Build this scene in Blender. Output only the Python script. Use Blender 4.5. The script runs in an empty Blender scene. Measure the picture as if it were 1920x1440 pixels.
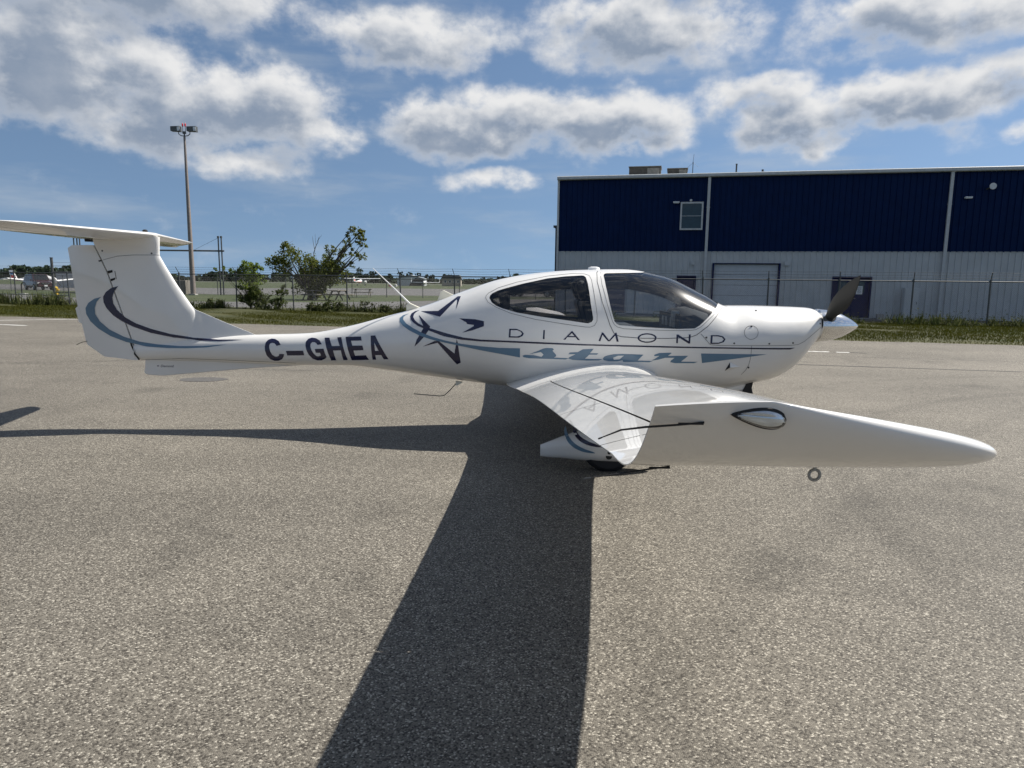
import bpy, bmesh, math, random
import numpy as np
from mathutils import Vector, Matrix
from mathutils.geometry import tessellate_polygon

random.seed(7)
RNG = np.random.default_rng(11)
scene = bpy.context.scene
col = scene.collection

# ------------------------------------------------------------------ camera
EYE = Vector((0.0, 0.0, 1.55))
PITCH = math.atan(192 / 1290.0)
ROLL = 0.0112
fwd = Vector((0, math.cos(PITCH), -math.sin(PITCH)))
r0 = Vector((1, 0, 0)); u0 = Vector((0, math.sin(PITCH), math.cos(PITCH)))
rgt = math.cos(ROLL) * r0 + math.sin(ROLL) * u0
upv = math.cos(ROLL) * u0 - math.sin(ROLL) * r0
cd = bpy.data.cameras.new('camera')
cam = bpy.data.objects.new('camera', cd); col.objects.link(cam)
M = Matrix.Identity(4)
for i in range(3):
    M[i][0], M[i][1], M[i][2], M[i][3] = rgt[i], upv[i], -fwd[i], EYE[i]
cam.matrix_world = M
cd.sensor_width = 36.0
cd.lens = 36.0 * 1290 / 1920
cd.clip_start = 0.05; cd.clip_end = 8000
scene.camera = cam

# ------------------------------------------------------------------ light
SUN_TO = Vector((0.811, 0.332, 1.0)).normalized()
SUN_EL = math.asin(SUN_TO.z)
SUN_AZ = math.atan2(SUN_TO.x, SUN_TO.y)
sd = bpy.data.lights.new('sun', 'SUN'); sd.energy = 5.0; sd.angle = math.radians(0.53)
sd.color = (1.0, 0.95, 0.87)
sun = bpy.data.objects.new('sun', sd); col.objects.link(sun)
sun.rotation_euler = SUN_TO.to_track_quat('Z', 'Y').to_euler()
sun.location = (30, 20, 60)

world = bpy.data.worlds.new('World'); scene.world = world; world.use_nodes = True
wn = world.node_tree.nodes; wl = world.node_tree.links
wn.clear()
def N(t, **kw):
    n = wn.new(t)
    for k, v in kw.items(): setattr(n, k, v)
    return n
def wmath(op, a, b=None, c=None, clamp=False):
    n = N('ShaderNodeMath', operation=op); n.use_clamp = clamp
    for i, v in enumerate((a, b, c)):
        if v is None: continue
        if isinstance(v, (int, float)): n.inputs[i].default_value = v
        else: wl.new(v, n.inputs[i])
    return n.outputs[0]
def wmap(v, a, b, c, d, smooth=True):
    n = N('ShaderNodeMapRange'); n.interpolation_type = 'SMOOTHSTEP' if smooth else 'LINEAR'
    wl.new(v, n.inputs[0])
    for i, q in enumerate((a, b, c, d)): n.inputs[i + 1].default_value = q
    return n.outputs[0]
def wmix(f, a, b):
    n = N('ShaderNodeMix', data_type='RGBA')
    for s, v in ((0, f), (6, a), (7, b)):
        if isinstance(v, (tuple, float, int)): n.inputs[s].default_value = v if not isinstance(v, tuple) else (*v, 1)
        else: wl.new(v, n.inputs[s])
    return n.outputs[2]
sky = N('ShaderNodeTexSky', sky_type='NISHITA'); sky.sun_disc = False
sky.sun_elevation = SUN_EL; sky.sun_rotation = SUN_AZ
sky.altitude = 0; sky.air_density = 1.0; sky.dust_density = 0.2; sky.ozone_density = 2.5
tc = N('ShaderNodeTexCoord')
lift = N('ShaderNodeVectorMath', operation='MULTIPLY_ADD'); wl.new(tc.outputs['Generated'], lift.inputs[0]); lift.inputs[1].default_value = (1, 1, .8); lift.inputs[2].default_value = (0, 0, .20)
nrm_ = N('ShaderNodeVectorMath', operation='NORMALIZE'); wl.new(lift.outputs[0], nrm_.inputs[0]); wl.new(nrm_.outputs[0], sky.inputs[0])
# clear northern-summer air: a little less green and less bright than the raw model
skyb = N('ShaderNodeVectorMath', operation='MULTIPLY'); wl.new(sky.outputs[0], skyb.inputs[0]); skyb.inputs[1].default_value = (.93, .925, .895); skyb = skyb.outputs[0]
sep = N('ShaderNodeSeparateXYZ'); wl.new(tc.outputs['Generated'], sep.inputs[0])
az = wmath('ARCTAN2', sep.outputs[0], sep.outputs[1])
el = wmath('ARCSINE', sep.outputs[2])
# cumulus seen from the apron: azimuth, elevation, half widths (degrees), weight
CLOUDS = [(-31, 14.3, 9, 3.4, 1.0), (-36, 12.3, 8, 2.6, .95), (-26.5, 11.2, 7, 2.6, 1.0), (-19.5, 12.8, 6, 2.8, 1.05), (-16.2, 11.2, 4.2, 1.5, .9), (-21, 8.6, 4.6, 1.4, .8),
          (-40.5, 9.9, 4, 1.6, .8), (-4.2, 12.2, 6.0, 2.6, 1.1), (1.2, 12.6, 5, 2.0, 1.0), (-1.8, 8.0, 4.0, 1.0, .72),
          (7.2, 12.6, 6.2, 2.2, 1.05), (10.3, 10.9, 3.4, 1.2, .85), (21.3, 11.6, 4.6, 2.2, 1.0), (23.2, 10.1, 2.6, 1.1, .85),
          (29.0, 12.6, 7.0, 1.9, 1.1), (34.2, 13.3, 5, 1.4, .9), (18.5, 13.9, 5, 1.5, .9), (37.0, 9.9, 2.2, .8, .75),
          (-28, 19.2, 11, 2.8, .95), (-8, 17.8, 8, 2.2, .9), (10, 18.6, 9, 2.6, 1.0), (30, 17.8, 9, 2.4, .95), (-16, 23.2, 12, 2.2, .9), (18, 23.4, 12, 2.2, .9)]
cb = N('ShaderNodeCombineXYZ'); wl.new(az, cb.inputs[0]); wl.new(el, cb.inputs[1]); VEC = cb.outputs[0]
def wscale(v, m):
    n = N('ShaderNodeVectorMath', operation='MULTIPLY'); wl.new(v, n.inputs[0]); n.inputs[1].default_value = m; return n.outputs[0]
def wadd(v, m):
    n = N('ShaderNodeVectorMath', operation='ADD'); wl.new(v, n.inputs[0])
    if isinstance(m, tuple): n.inputs[1].default_value = m
    else: wl.new(m, n.inputs[1])
    return n.outputs[0]
def wnoise(v, scale, detail, rough=.6):
    n = N('ShaderNodeTexNoise'); n.inputs['Scale'].default_value = scale; n.inputs['Detail'].default_value = detail; n.inputs['Roughness'].default_value = rough
    wl.new(v, n.inputs['Vector']); return n.outputs[0], n.outputs[1]
# the outlines billow: warp the lookup before measuring the distance to each cloud's heart
_, warp = wnoise(wscale(VEC, (1, 1.5, 1)), 11.0, 3)
wv = N('ShaderNodeVectorMath', operation='SUBTRACT'); wl.new(warp, wv.inputs[0]); wv.inputs[1].default_value = (.5, .5, .5)
WARP = wscale(wv.outputs[0], (.10, .06, 0))
def cloud_base(off):
    pv = wadd(wadd(VEC, WARP), off) if off else wadd(VEC, WARP)
    best = None
    for A, E_, ra, re, w in CLOUDS:
        m = wscale(wadd(pv, (-math.radians(A), -math.radians(E_), 0)), (1 / math.radians(ra * 1.12), 1 / math.radians(re * 1.12), 0))
        l = N('ShaderNodeVectorMath', operation='LENGTH'); wl.new(m, l.inputs[0])
        v = wmap(l.outputs['Value'], 0.0, 1.55, w, 0.0)
        best = v if best is None else wmath('SMOOTH_MAX', best, v, 0.2)
    # elsewhere the same broken cumulus goes on, driven by noise alone
    vv = wadd(VEC, off) if off else VEC
    big, _ = wnoise(wscale(vv, (1, 2.3, 1)), 5.0, 2)
    gen = wmap(big, 0.47, 0.66, 0.0, 0.95)
    side = wmap(wmath('ABSOLUTE', az), math.radians(41), math.radians(50), 0.0, 1.0)
    high = wmap(el, math.radians(25), math.radians(32), 0.0, 1.0)
    outm = wmath('MULTIPLY', wmath('MAXIMUM', side, high), wmap(el, math.radians(4), math.radians(9), 0.0, 1.0))
    return wmath('MAXIMUM', best, wmath('MULTIPLY', gen, outm))
OFF = (.020, .026, 0)                                  # towards the sun: up and to the right
b0 = cloud_base(None); b1 = cloud_base(OFF)
fine_v = wscale(VEC, (1, 1.3, 1))
n0, _ = wnoise(fine_v, 15.0, 8, .60)
n1, _ = wnoise(wadd(fine_v, (OFF[0], OFF[1] * 1.3, 0)), 15.0, 5, .56)
def dens(b_, n_): return wmath('ADD', b_, wmath('MULTIPLY', wmath('SUBTRACT', n_, 0.5), wmath('ADD', wmath('MULTIPLY', b_, 1.5), 0.7)))
d0 = dens(b0, n0); d1 = dens(b1, n1)
cover = wmap(d0, 0.18, 0.78, 0.0, 0.98)
# light reaching a point falls with the cloud between it and the sun; thin rims stay bright
shade = wmath('MULTIPLY', wmap(d1, 0.12, 1.0, 0.0, 1.0), wmap(d0, 0.30, 0.85, 0.25, 1.0))
lit = wmath('ADD', wmath('SUBTRACT', 1.0, wmath('MULTIPLY', shade, 0.95)), wmath('MULTIPLY', wmath('SUBTRACT', n0, 0.5), 0.55), clamp=True)
ccol = wmix(lit, (2.0, 2.55, 3.45), (7.2, 7.2, 7.2))
veil, _ = wnoise(wscale(VEC, (1, 5, 1)), 4.0, 5, .55)
haze_c = wmix(wmap(veil, .46, .78, 0.0, .42), skyb, (4.6, 5.0, 5.4))
skyc = wmix(cover, haze_c, ccol)
# thin high veil that pales the lower sky
world.cycles.sampling_method = 'MANUAL'; world.cycles.sample_map_resolution = 512
bg = N('ShaderNodeBackground'); bg.inputs[1].default_value = 0.073
wl.new(skyc, bg.inputs[0])
wo = N('ShaderNodeOutputWorld'); wl.new(bg.outputs[0], wo.inputs[0])

scene.view_settings.view_transform = 'Standard'
scene.view_settings.look = 'None'
scene.view_settings.gamma = 1.0
scene.view_settings.use_curve_mapping = False
scene.view_settings.exposure = 0.66
scene.cycles.max_bounces = 6
scene.cycles.transparent_max_bounces = 10
scene.cycles.caustics_reflective = False

# ------------------------------------------------------------------ helpers
def tag(o, label=None, cat=None, group=None, kind=None):
    if label: o['label'] = label
    if cat: o['category'] = cat
    if group: o['group'] = group
    if kind: o['kind'] = kind
    return o
def thing(name, label, cat, loc=(0, 0, 0), rz=0.0, group=None):
    o = bpy.data.objects.new(name, None); col.objects.link(o)
    o.empty_display_size = 0.2
    o.location = loc; o.rotation_euler = (0, 0, rz)
    return tag(o, label, cat, group)
def copy_tree(o, parent=None):
    c = o.copy(); col.objects.link(c); c.parent = parent
    for ch in list(o.children): copy_tree(ch, c)
    return c

class MB:
    """collects shapes, then links them as ONE mesh object"""
    def __init__(s): s.v = []; s.f = []
    def add(s, v, f):
        k = len(s.v); s.v += [tuple(p) for p in v]; s.f += [tuple(i + k for i in q) for q in f]; return s
    def box(s, c, d, R=None):
        x, y, z = d[0] / 2, d[1] / 2, d[2] / 2
        p = [Vector(q) for q in ((-x, -y, -z), (x, -y, -z), (x, y, -z), (-x, y, -z), (-x, -y, z), (x, -y, z), (x, y, z), (-x, y, z))]
        if R is not None: p = [R @ q for q in p]
        c = Vector(c)
        return s.add([c + q for q in p], [(0, 3, 2, 1), (4, 5, 6, 7), (0, 1, 5, 4), (1, 2, 6, 5), (2, 3, 7, 6), (3, 0, 4, 7)])
    def bar(s, a, b, w, h=None):
        """rectangular bar from a to b"""
        a, b = Vector(a), Vector(b); d = b - a
        if h is None: h = w
        q = d.to_track_quat('X', 'Z').to_matrix()
        return s.box((a + b) / 2, (d.length, w, h), q)
    def tube(s, pts, rad, n=8, cap=True):
        pts = [Vector(p) for p in pts]
        if not hasattr(rad, '__len__'): rad = [rad] * len(pts)
        V = []; Fc = []
        up = Vector((0.13, 0.27, 1)).normalized()
        for i, p in enumerate(pts):
            t = (pts[min(i + 1, len(pts) - 1)] - pts[max(i - 1, 0)]).normalized()
            a = t.cross(up)
            if a.length < 0.05: a = t.cross(Vector((1, 0.2, 0)))
            a.normalize(); b = t.cross(a)
            for k in range(n):
                th = 2 * math.pi * k / n
                V.append(p + rad[i] * (math.cos(th) * a + math.sin(th) * b))
        for i in range(len(pts) - 1):
            for k in range(n):
                Fc.append((i * n + k, i * n + (k + 1) % n, (i + 1) * n + (k + 1) % n, (i + 1) * n + k))
        if cap:
            Fc.append(tuple(range(n))); Fc.append(tuple((len(pts) - 1) * n + k for k in reversed(range(n))))
        return s.add(V, Fc)
    def prism(s, poly, y0, y1):
        """poly of (x,z) extruded between y0 and y1"""
        n = len(poly)
        V = [(p[0], y0, p[1]) for p in poly] + [(p[0], y1, p[1]) for p in poly]
        Fc = [tuple(range(n)), tuple(range(2 * n - 1, n - 1, -1))] + [(i, n + i, n + (i + 1) % n, (i + 1) % n) for i in range(n)]
        return s.add(V, Fc)
    def lathe_x(s, prof, c, n=32):
        """prof of (x, r) about an axis parallel to X through c"""
        V = []; Fc = []
        for x, r in prof:
            for k in range(n):
                th = 2 * math.pi * k / n
                V.append((c[0] + x, c[1] + r * math.cos(th), c[2] + r * math.sin(th)))
        for i in range(len(prof) - 1):
            for k in range(n): Fc.append((i * n + k, i * n + (k + 1) % n, (i + 1) * n + (k + 1) % n, (i + 1) * n + k))
        return s.add(V, Fc)
    def lathe_y(s, prof, c, n=32):
        V = []; Fc = []
        for y, r in prof:
            for k in range(n):
                th = 2 * math.pi * k / n
                V.append((c[0] + r * math.cos(th), c[1] + y, c[2] + r * math.sin(th)))
        for i in range(len(prof) - 1):
            for k in range(n): Fc.append((i * n + k, i * n + (k + 1) % n, (i + 1) * n + (k + 1) % n, (i + 1) * n + k))
        return s.add(V, Fc)
    def loft(s, rings, closed=True, cap=True):
        n = len(rings[0]); V = [p for r in rings for p in r]; Fc = []
        for i in range(len(rings) - 1):
            for k in range(n if closed else n - 1):
                Fc.append((i * n + k, i * n + (k + 1) % n, (i + 1) * n + (k + 1) % n, (i + 1) * n + k))
        if cap and closed:
            Fc.append(tuple(range(n))[::-1]); Fc.append(tuple((len(rings) - 1) * n + k for k in range(n)))
        return s.add(V, Fc)
    def mesh(s, name):
        me = bpy.data.meshes.new(name); me.from_pydata(s.v, [], s.f); me.update(); return me
    def build(s, name, mat=None, parent=None, smooth=False, bevel=0, sharp=35):
        me = s.mesh(name)
        bm = bmesh.new(); bm.from_mesh(me)
        bmesh.ops.recalc_face_normals(bm, faces=bm.faces[:])
        bm.to_mesh(me); bm.free()
        return link(name, me, mat, parent, smooth, bevel, sharp)
def link(name, me, mat=None, parent=None, smooth=False, bevel=0, sharp=35):
    o = bpy.data.objects.new(name, me); col.objects.link(o)
    if mat: me.materials.append(mat)
    if parent: o.parent = parent
    if smooth:
        for p in me.polygons: p.use_smooth = True
        if sharp and sharp < 180:
            bm = bmesh.new(); bm.from_mesh(me)
            c = math.cos(math.radians(sharp))
            for e in bm.edges:
                if len(e.link_faces) == 2 and e.link_faces[0].normal.dot(e.link_faces[1].normal) < c: e.smooth = False
            bm.to_mesh(me); bm.free()
    if bevel:
        b = o.modifiers.new('bevel', 'BEVEL'); b.width = bevel; b.segments = 2; b.limit_method = 'ANGLE'; b.angle_limit = math.radians(40)
    return o
def np_mesh(name, V, F4, mat=None, parent=None):
    """V (n,3) float, F4 (m,k) int faces"""
    V = np.asarray(V, np.float32); F4 = np.asarray(F4, np.int32); m, k = F4.shape
    me = bpy.data.meshes.new(name)
    me.vertices.add(len(V)); me.vertices.foreach_set('co', V.ravel())
    me.loops.add(m * k); me.loops.foreach_set('vertex_index', F4.ravel())
    me.polygons.add(m); me.polygons.foreach_set('loop_start', np.arange(0, m * k, k, dtype=np.int32))
    me.update(calc_edges=True)
    return link(name, me, mat, parent)

# ------------------------------------------------------------------ materials
def new_mat(name):
    m = bpy.data.materials.new(name); m.use_nodes = True
    nt = m.node_tree; b = nt.nodes['Principled BSDF']
    return m, nt.nodes, nt.links, b
def mat(name, c, rough=0.5, metal=0.0, var=0.08, scale=6.0, bump=0.0, bscale=40.0, coat=0.0, spec=0.5, emit=None):
    m, n, l, b = new_mat(name)
    b.inputs['Roughness'].default_value = rough; b.inputs['Metallic'].default_value = metal
    b.inputs['Coat Weight'].default_value = coat; b.inputs['Coat Roughness'].default_value = 0.04
    b.inputs['Specular IOR Level'].default_value = spec
    t = n.new('ShaderNodeTexCoord')
    no = n.new('ShaderNodeTexNoise'); no.inputs['Scale'].default_value = scale; no.inputs['Detail'].default_value = 6
    l.new(t.outputs['Object'], no.inputs['Vector'])
    mr = n.new('ShaderNodeMapRange'); l.new(no.outputs[0], mr.inputs[0])
    mr.inputs[1].default_value = 0.3; mr.inputs[2].default_value = 0.7; mr.inputs[3].default_value = 1 - var; mr.inputs[4].default_value = 1 + var
    mx = n.new('ShaderNodeVectorMath'); mx.operation = 'SCALE'; mx.inputs[0].default_value = c[:3]; l.new(mr.outputs[0], mx.inputs['Scale'])
    l.new(mx.outputs[0], b.inputs['Base Color'])
    if bump:
        nb = n.new('ShaderNodeTexNoise'); nb.inputs['Scale'].default_value = bscale; nb.inputs['Detail'].default_value = 4
        l.new(t.outputs['Object'], nb.inputs['Vector'])
        bp = n.new('ShaderNodeBump'); bp.inputs['Strength'].default_value = bump; bp.inputs['Distance'].default_value = 0.01
        l.new(nb.outputs[0], bp.inputs['Height']); l.new(bp.outputs[0], b.inputs['Normal'])
    return m
def leaf_mat(name, c1, c2, trans=0.35):
    m, n, l, b = new_mat(name)
    g = n.new('ShaderNodeNewGeometry')
    r = n.new('ShaderNodeValToRGB'); r.color_ramp.elements[0].color = (*c1, 1); r.color_ramp.elements[1].color = (*c2, 1)
    l.new(g.outputs['Random Per Island'], r.inputs[0]); l.new(r.outputs[0], b.inputs['Base Color'])
    b.inputs['Roughness'].default_value = 0.7; b.inputs['Specular IOR Level'].default_value = 0.15
    tr = n.new('ShaderNodeBsdfTranslucent'); l.new(r.outputs[0], tr.inputs[0])
    ms = n.new('ShaderNodeMixShader'); ms.inputs[0].default_value = trans
    l.new(b.outputs[0], ms.inputs[1]); l.new(tr.outputs[0], ms.inputs[2])
    l.new(ms.outputs[0], n['Material Output'].inputs[0])
    return m
def glass_mat(name, tint, ior=1.45, rough=0.0, hazy=0.0):
    m, n, l, b = new_mat(name)
    tr = n.new('ShaderNodeBsdfTransparent'); tr.inputs[0].default_value = (*tint, 1)
    gl = n.new('ShaderNodeBsdfGlossy'); gl.inputs['Roughness'].default_value = rough; gl.inputs[0].default_value = (1, 1, 1, 1)
    fr = n.new('ShaderNodeFresnel'); fr.inputs[0].default_value = ior
    ms = n.new('ShaderNodeMixShader'); l.new(fr.outputs[0], ms.inputs[0]); l.new(tr.outputs[0], ms.inputs[1]); l.new(gl.outputs[0], ms.inputs[2])
    g2 = n.new('ShaderNodeBsdfGlossy'); g2.inputs['Roughness'].default_value = .22; g2.inputs[0].default_value = (1, 1, 1, 1)
    m3 = n.new('ShaderNodeMixShader'); m3.inputs[0].default_value = hazy; l.new(ms.outputs[0], m3.inputs[1]); l.new(g2.outputs[0], m3.inputs[2])
    l.new(m3.outputs[0], n['Material Output'].inputs[0])
    n.remove(b)
    return m
def asphalt_mat(name, lo, mid, hi, scale=95.0, bump=0.35, dark_frac=0.25, tyre=()):
    """exposed aggregate: each stone a Voronoi cell with its own tone, plus broad weathering"""
    m, n, l, b = new_mat(name)
    t = n.new('ShaderNodeTexCoord')
    vo = n.new('ShaderNodeTexVoronoi'); vo.inputs['Scale'].default_value = scale; vo.inputs['Randomness'].default_value = 1.0
    vo.voronoi_dimensions = '2D'
    l.new(t.outputs['Object'], vo.inputs['Vector'])
    sp = n.new('ShaderNodeSeparateColor'); l.new(vo.outputs['Color'], sp.inputs[0])
    r = n.new('ShaderNodeValToRGB'); cr = r.color_ramp
    cr.elements[0].position = dark_frac * 0.4; cr.elements[0].color = (*lo, 1)
    cr.elements[1].position = 1.0; cr.elements[1].color = (*hi, 1)
    e = cr.elements.new(dark_frac + 0.15); e.color = (*mid, 1)
    e = cr.elements.new(0.82); e.color = (*[q * 1.12 for q in mid], 1)
    l.new(sp.outputs[0], r.inputs[0])
    # grit between the stones
    gr = n.new('ShaderNodeMapRange'); l.new(vo.outputs['Distance'], gr.inputs[0])
    gr.inputs[1].default_value = 0.25; gr.inputs[2].default_value = 0.75; gr.inputs[3].default_value = 1.0; gr.inputs[4].default_value = 0.72
    no = n.new('ShaderNodeTexNoise'); no.inputs['Scale'].default_value = 0.35; no.inputs['Detail'].default_value = 7; no.inputs['Roughness'].default_value = 0.6
    l.new(t.outputs['Object'], no.inputs['Vector'])
    w = n.new('ShaderNodeMapRange'); l.new(no.outputs[0], w.inputs[0]); w.inputs[1].default_value = 0.3; w.inputs[2].default_value = 0.7; w.inputs[3].default_value = 0.80; w.inputs[4].default_value = 1.16
    # long faint tyre and paver streaks along the apron
    mp = n.new('ShaderNodeMapping'); mp.inputs['Rotation'].default_value = (0, 0, 0.16); mp.inputs['Scale'].default_value = (0.06, 1.6, 1)
    l.new(t.outputs['Object'], mp.inputs[0])
    n3 = n.new('ShaderNodeTexNoise'); n3.inputs['Scale'].default_value = 1.0; n3.inputs['Detail'].default_value = 5; l.new(mp.outputs[0], n3.inputs['Vector'])
    w3 = n.new('ShaderNodeMapRange'); l.new(n3.outputs[0], w3.inputs[0]); w3.inputs[1].default_value = 0.3; w3.inputs[2].default_value = 0.7; w3.inputs[3].default_value = 0.93; w3.inputs[4].default_value = 1.07
    def mul(a_, b_):
        q = n.new('ShaderNodeMath'); q.operation = 'MULTIPLY'; l.new(a_, q.inputs[0]); l.new(b_, q.inputs[1]); return q.outputs[0]
    tot = mul(mul(gr.outputs[0], w.outputs[0]), w3.outputs[0])
    # oil and water stains with edges of their own
    n5 = n.new('ShaderNodeTexNoise'); n5.inputs['Scale'].default_value = 0.9; n5.inputs['Detail'].default_value = 5; n5.inputs['Distortion'].default_value = 0.6; l.new(t.outputs['Object'], n5.inputs['Vector'])
    w5 = n.new('ShaderNodeMapRange'); w5.interpolation_type = 'SMOOTHSTEP'; l.new(n5.outputs[0], w5.inputs[0]); w5.inputs[1].default_value = 0.56; w5.inputs[2].default_value = 0.72; w5.inputs[3].default_value = 1.0; w5.inputs[4].default_value = 0.76
    tot = mul(tot, w5.outputs[0])
    for cx, cy, rad, wid, dk in tyre:
        # a scuffed tyre track: a band at one radius about a turning centre
        sb = n.new('ShaderNodeVectorMath'); sb.operation = 'DISTANCE'; l.new(t.outputs['Object'], sb.inputs[0]); sb.inputs[1].default_value = (cx, cy, 0)
        df = n.new('ShaderNodeMath'); df.operation = 'SUBTRACT'; l.new(sb.outputs['Value'], df.inputs[0]); df.inputs[1].default_value = rad
        ab = n.new('ShaderNodeMath'); ab.operation = 'ABSOLUTE'; l.new(df.outputs[0], ab.inputs[0])
        mr_ = n.new('ShaderNodeMapRange'); mr_.interpolation_type = 'SMOOTHSTEP'; l.new(ab.outputs[0], mr_.inputs[0]); mr_.inputs[1].default_value = wid * .4; mr_.inputs[2].default_value = wid; mr_.inputs[3].default_value = dk; mr_.inputs[4].default_value = 1.0
        tot = mul(tot, mr_.outputs[0])
    class m2: outputs = [tot]
    vm = n.new('ShaderNodeVectorMath'); vm.operation = 'SCALE'; l.new(r.outputs[0], vm.inputs[0]); l.new(m2.outputs[0], vm.inputs['Scale'])
    l.new(vm.outputs[0], b.inputs['Base Color'])
    b.inputs['Roughness'].default_value = 0.75; b.inputs['Specular IOR Level'].default_value = 0.3
    if bump:
        bp = n.new('ShaderNodeBump'); bp.inputs['Strength'].default_value = bump; bp.inputs['Distance'].default_value = 0.006; bp.invert = True
        l.new(vo.outputs['Distance'], bp.inputs['Height']); l.new(bp.outputs[0], b.inputs['Normal'])
    return m
def grass_ground_mat(name, a, b_, c):
    m, n, l, b = new_mat(name)
    t = n.new('ShaderNodeTexCoord')
    no = n.new('ShaderNodeTexNoise'); no.inputs['Scale'].default_value = 0.25; no.inputs['Detail'].default_value = 9; no.inputs['Roughness'].default_value = 0.65
    l.new(t.outputs['Object'], no.inputs['Vector'])
    r = n.new('ShaderNodeValToRGB'); r.color_ramp.elements[0].position = 0.32; r.color_ramp.elements[0].color = (*a, 1)
    r.color_ramp.elements[1].position = 0.7; r.color_ramp.elements[1].color = (*c, 1)
    e = r.color_ramp.elements.new(0.5); e.color = (*b_, 1)
    l.new(no.outputs[0], r.inputs[0]); l.new(r.outputs[0], b.inputs['Base Color'])
    b.inputs['Roughness'].default_value = 0.9
    bn = n.new('ShaderNodeTexNoise'); bn.inputs['Scale'].default_value = 14; bn.inputs['Detail'].default_value = 6; l.new(t.outputs['Object'], bn.inputs['Vector'])
    bp = n.new('ShaderNodeBump'); bp.inputs['Strength'].default_value = 0.6; bp.inputs['Distance'].default_value = 0.08; l.new(bn.outputs[0], bp.inputs['Height']); l.new(bp.outputs[0], b.inputs['Normal'])
    return m
MT = {}
MT['asphalt'] = asphalt_mat('apron_asphalt', (.053, .046, .037), (.155, .140, .115), (.46, .425, .355), scale=150, tyre=[(9.5, 3.0, 7.2, .16, .86), (9.5, 3.0, 8.9, .14, .90), (-14, 30, 18.5, .2, .9), (-14, 30, 20.2, .18, .92), (30, -20, 37.0, .15, .9), (2.8, 4.3, .42, .40, .88), (4.2, 3.6, .3, .35, .9)])
MT['asphalt_far'] = asphalt_mat('far_asphalt', (.085, .083, .080), (.125, .121, .116), (.19, .183, .175), scale=30, bump=0)
MT['grass'] = grass_ground_mat('grass_ground', (.020, .025, .002), (.035, .038, .004), (.062, .056, .010))
MT['field'] = grass_ground_mat('field_grass', (.026, .042, .009), (.038, .052, .013), (.058, .062, .020))
MT['paint'] = mat('line_paint', (.62, .61, .58), .7, var=.25, scale=9)
MT['tar'] = mat('crack_sealant', (.025, .025, .026), .6, var=.3)
MT['spot'] = mat('dark_spot', (.085, .080, .074), .8, var=.3, scale=30)
MT['galv'] = mat('galvanised_steel', (.30, .31, .31), .45, metal=.5, var=.15)
MT['galv_dark'] = mat('weathered_steel', (.085, .09, .092), .55, metal=.35, var=.2)
MT['wire'] = mat('fence_wire', (.045, .047, .048), .6)
MT['blue_clad'] = mat('blue_cladding', (.0008, .0125, .060), .6, var=.12, scale=2, spec=.12)
MT['white_clad'] = mat('white_cladding', (.47, .49, .50), .5, var=.06, scale=2)
MT['trim'] = mat('grey_trim', (.44, .46, .47), .45, var=.08)
MT['navy'] = mat('navy_door', (.005, .011, .070), .5, var=.1, spec=.12)
MT['rolldoor'] = mat('white_section_door', (.47, .50, .53), .45, var=.05)
MT['dark'] = mat('dark_cladding', (.012, .013, .016), .6)
MT['roof'] = mat('roof_sheet', (.40, .42, .43), .4, metal=.3)
MT['unit'] = mat('rooftop_unit', (.10, .085, .065), .6, var=.3)
MT['unit_light'] = mat('rooftop_unit_panel', (.32, .29, .24), .6, var=.2)
MT['concrete'] = mat('concrete', (.33, .32, .30), .85, var=.2, bump=.3)
MT['pane'] = mat('window_pane', (.010, .030, .040), .06, var=.2, spec=.6)
MT['paper'] = mat('paper_notice', (.72, .74, .74), .6)
MT['ink'] = mat('ink', (.05, .05, .06), .6)
MT['lamp_grey'] = mat('lamp_housing', (.55, .57, .58), .4)
MT['lens'] = mat('lamp_lens', (.62, .64, .66), .15)
MT['bark'] = mat('bark', (.075, .062, .05), .9, var=.3, bump=.5)
MT['wood'] = mat('weathered_wood', (.17, .155, .13), .85, var=.25, bump=.3)
MT['pole'] = mat('steel_pole', (.20, .17, .155), .6, var=.15)
MT['black'] = mat('black_rubber', (.012, .012, .013), .75)
MT['leaf'] = leaf_mat('leaf_green', (.065, .092, .015), (.17, .18, .042), .48)
MT['leaf_lite'] = leaf_mat('leaf_bright', (.065, .115, .014), (.19, .24, .04), .5)
MT['leaf_dark'] = leaf_mat('leaf_dark', (.038, .060, .014), (.10, .12, .029), .4)
MT['leaf_far'] = leaf_mat('leaf_far', (.022, .040, .022), (.048, .068, .036), .15)
MT['blade'] = leaf_mat('grass_blade', (.040, .047, .003), (.078, .078, .010), .28)
MT['weed'] = leaf_mat('weed_leaf', (.040, .060, .016), (.115, .12, .045), .3)
def pchip(xs, ys, x):
    """monotone cubic interpolation"""
    xs = np.asarray(xs, float); ys = np.asarray(ys, float); x = np.asarray(x, float)
    h = np.diff(xs); d = np.diff(ys) / h; m = np.zeros_like(ys)
    m[0], m[-1] = d[0], d[-1]
    for i in range(1, len(xs) - 1):
        if d[i - 1] * d[i] > 0:
            w1 = 2 * h[i] + h[i - 1]; w2 = h[i] + 2 * h[i - 1]
            m[i] = (w1 + w2) / (w1 / d[i - 1] + w2 / d[i])
    k = np.clip(np.searchsorted(xs, x) - 1, 0, len(xs) - 2)
    t = np.clip((x - xs[k]) / h[k], 0, 1)
    return ((2 * t**3 - 3 * t**2 + 1) * ys[k] + (t**3 - 2 * t**2 + t) * h[k] * m[k]
            + (-2 * t**3 + 3 * t**2) * ys[k + 1] + (t**3 - t**2) * h[k] * m[k + 1])
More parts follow.
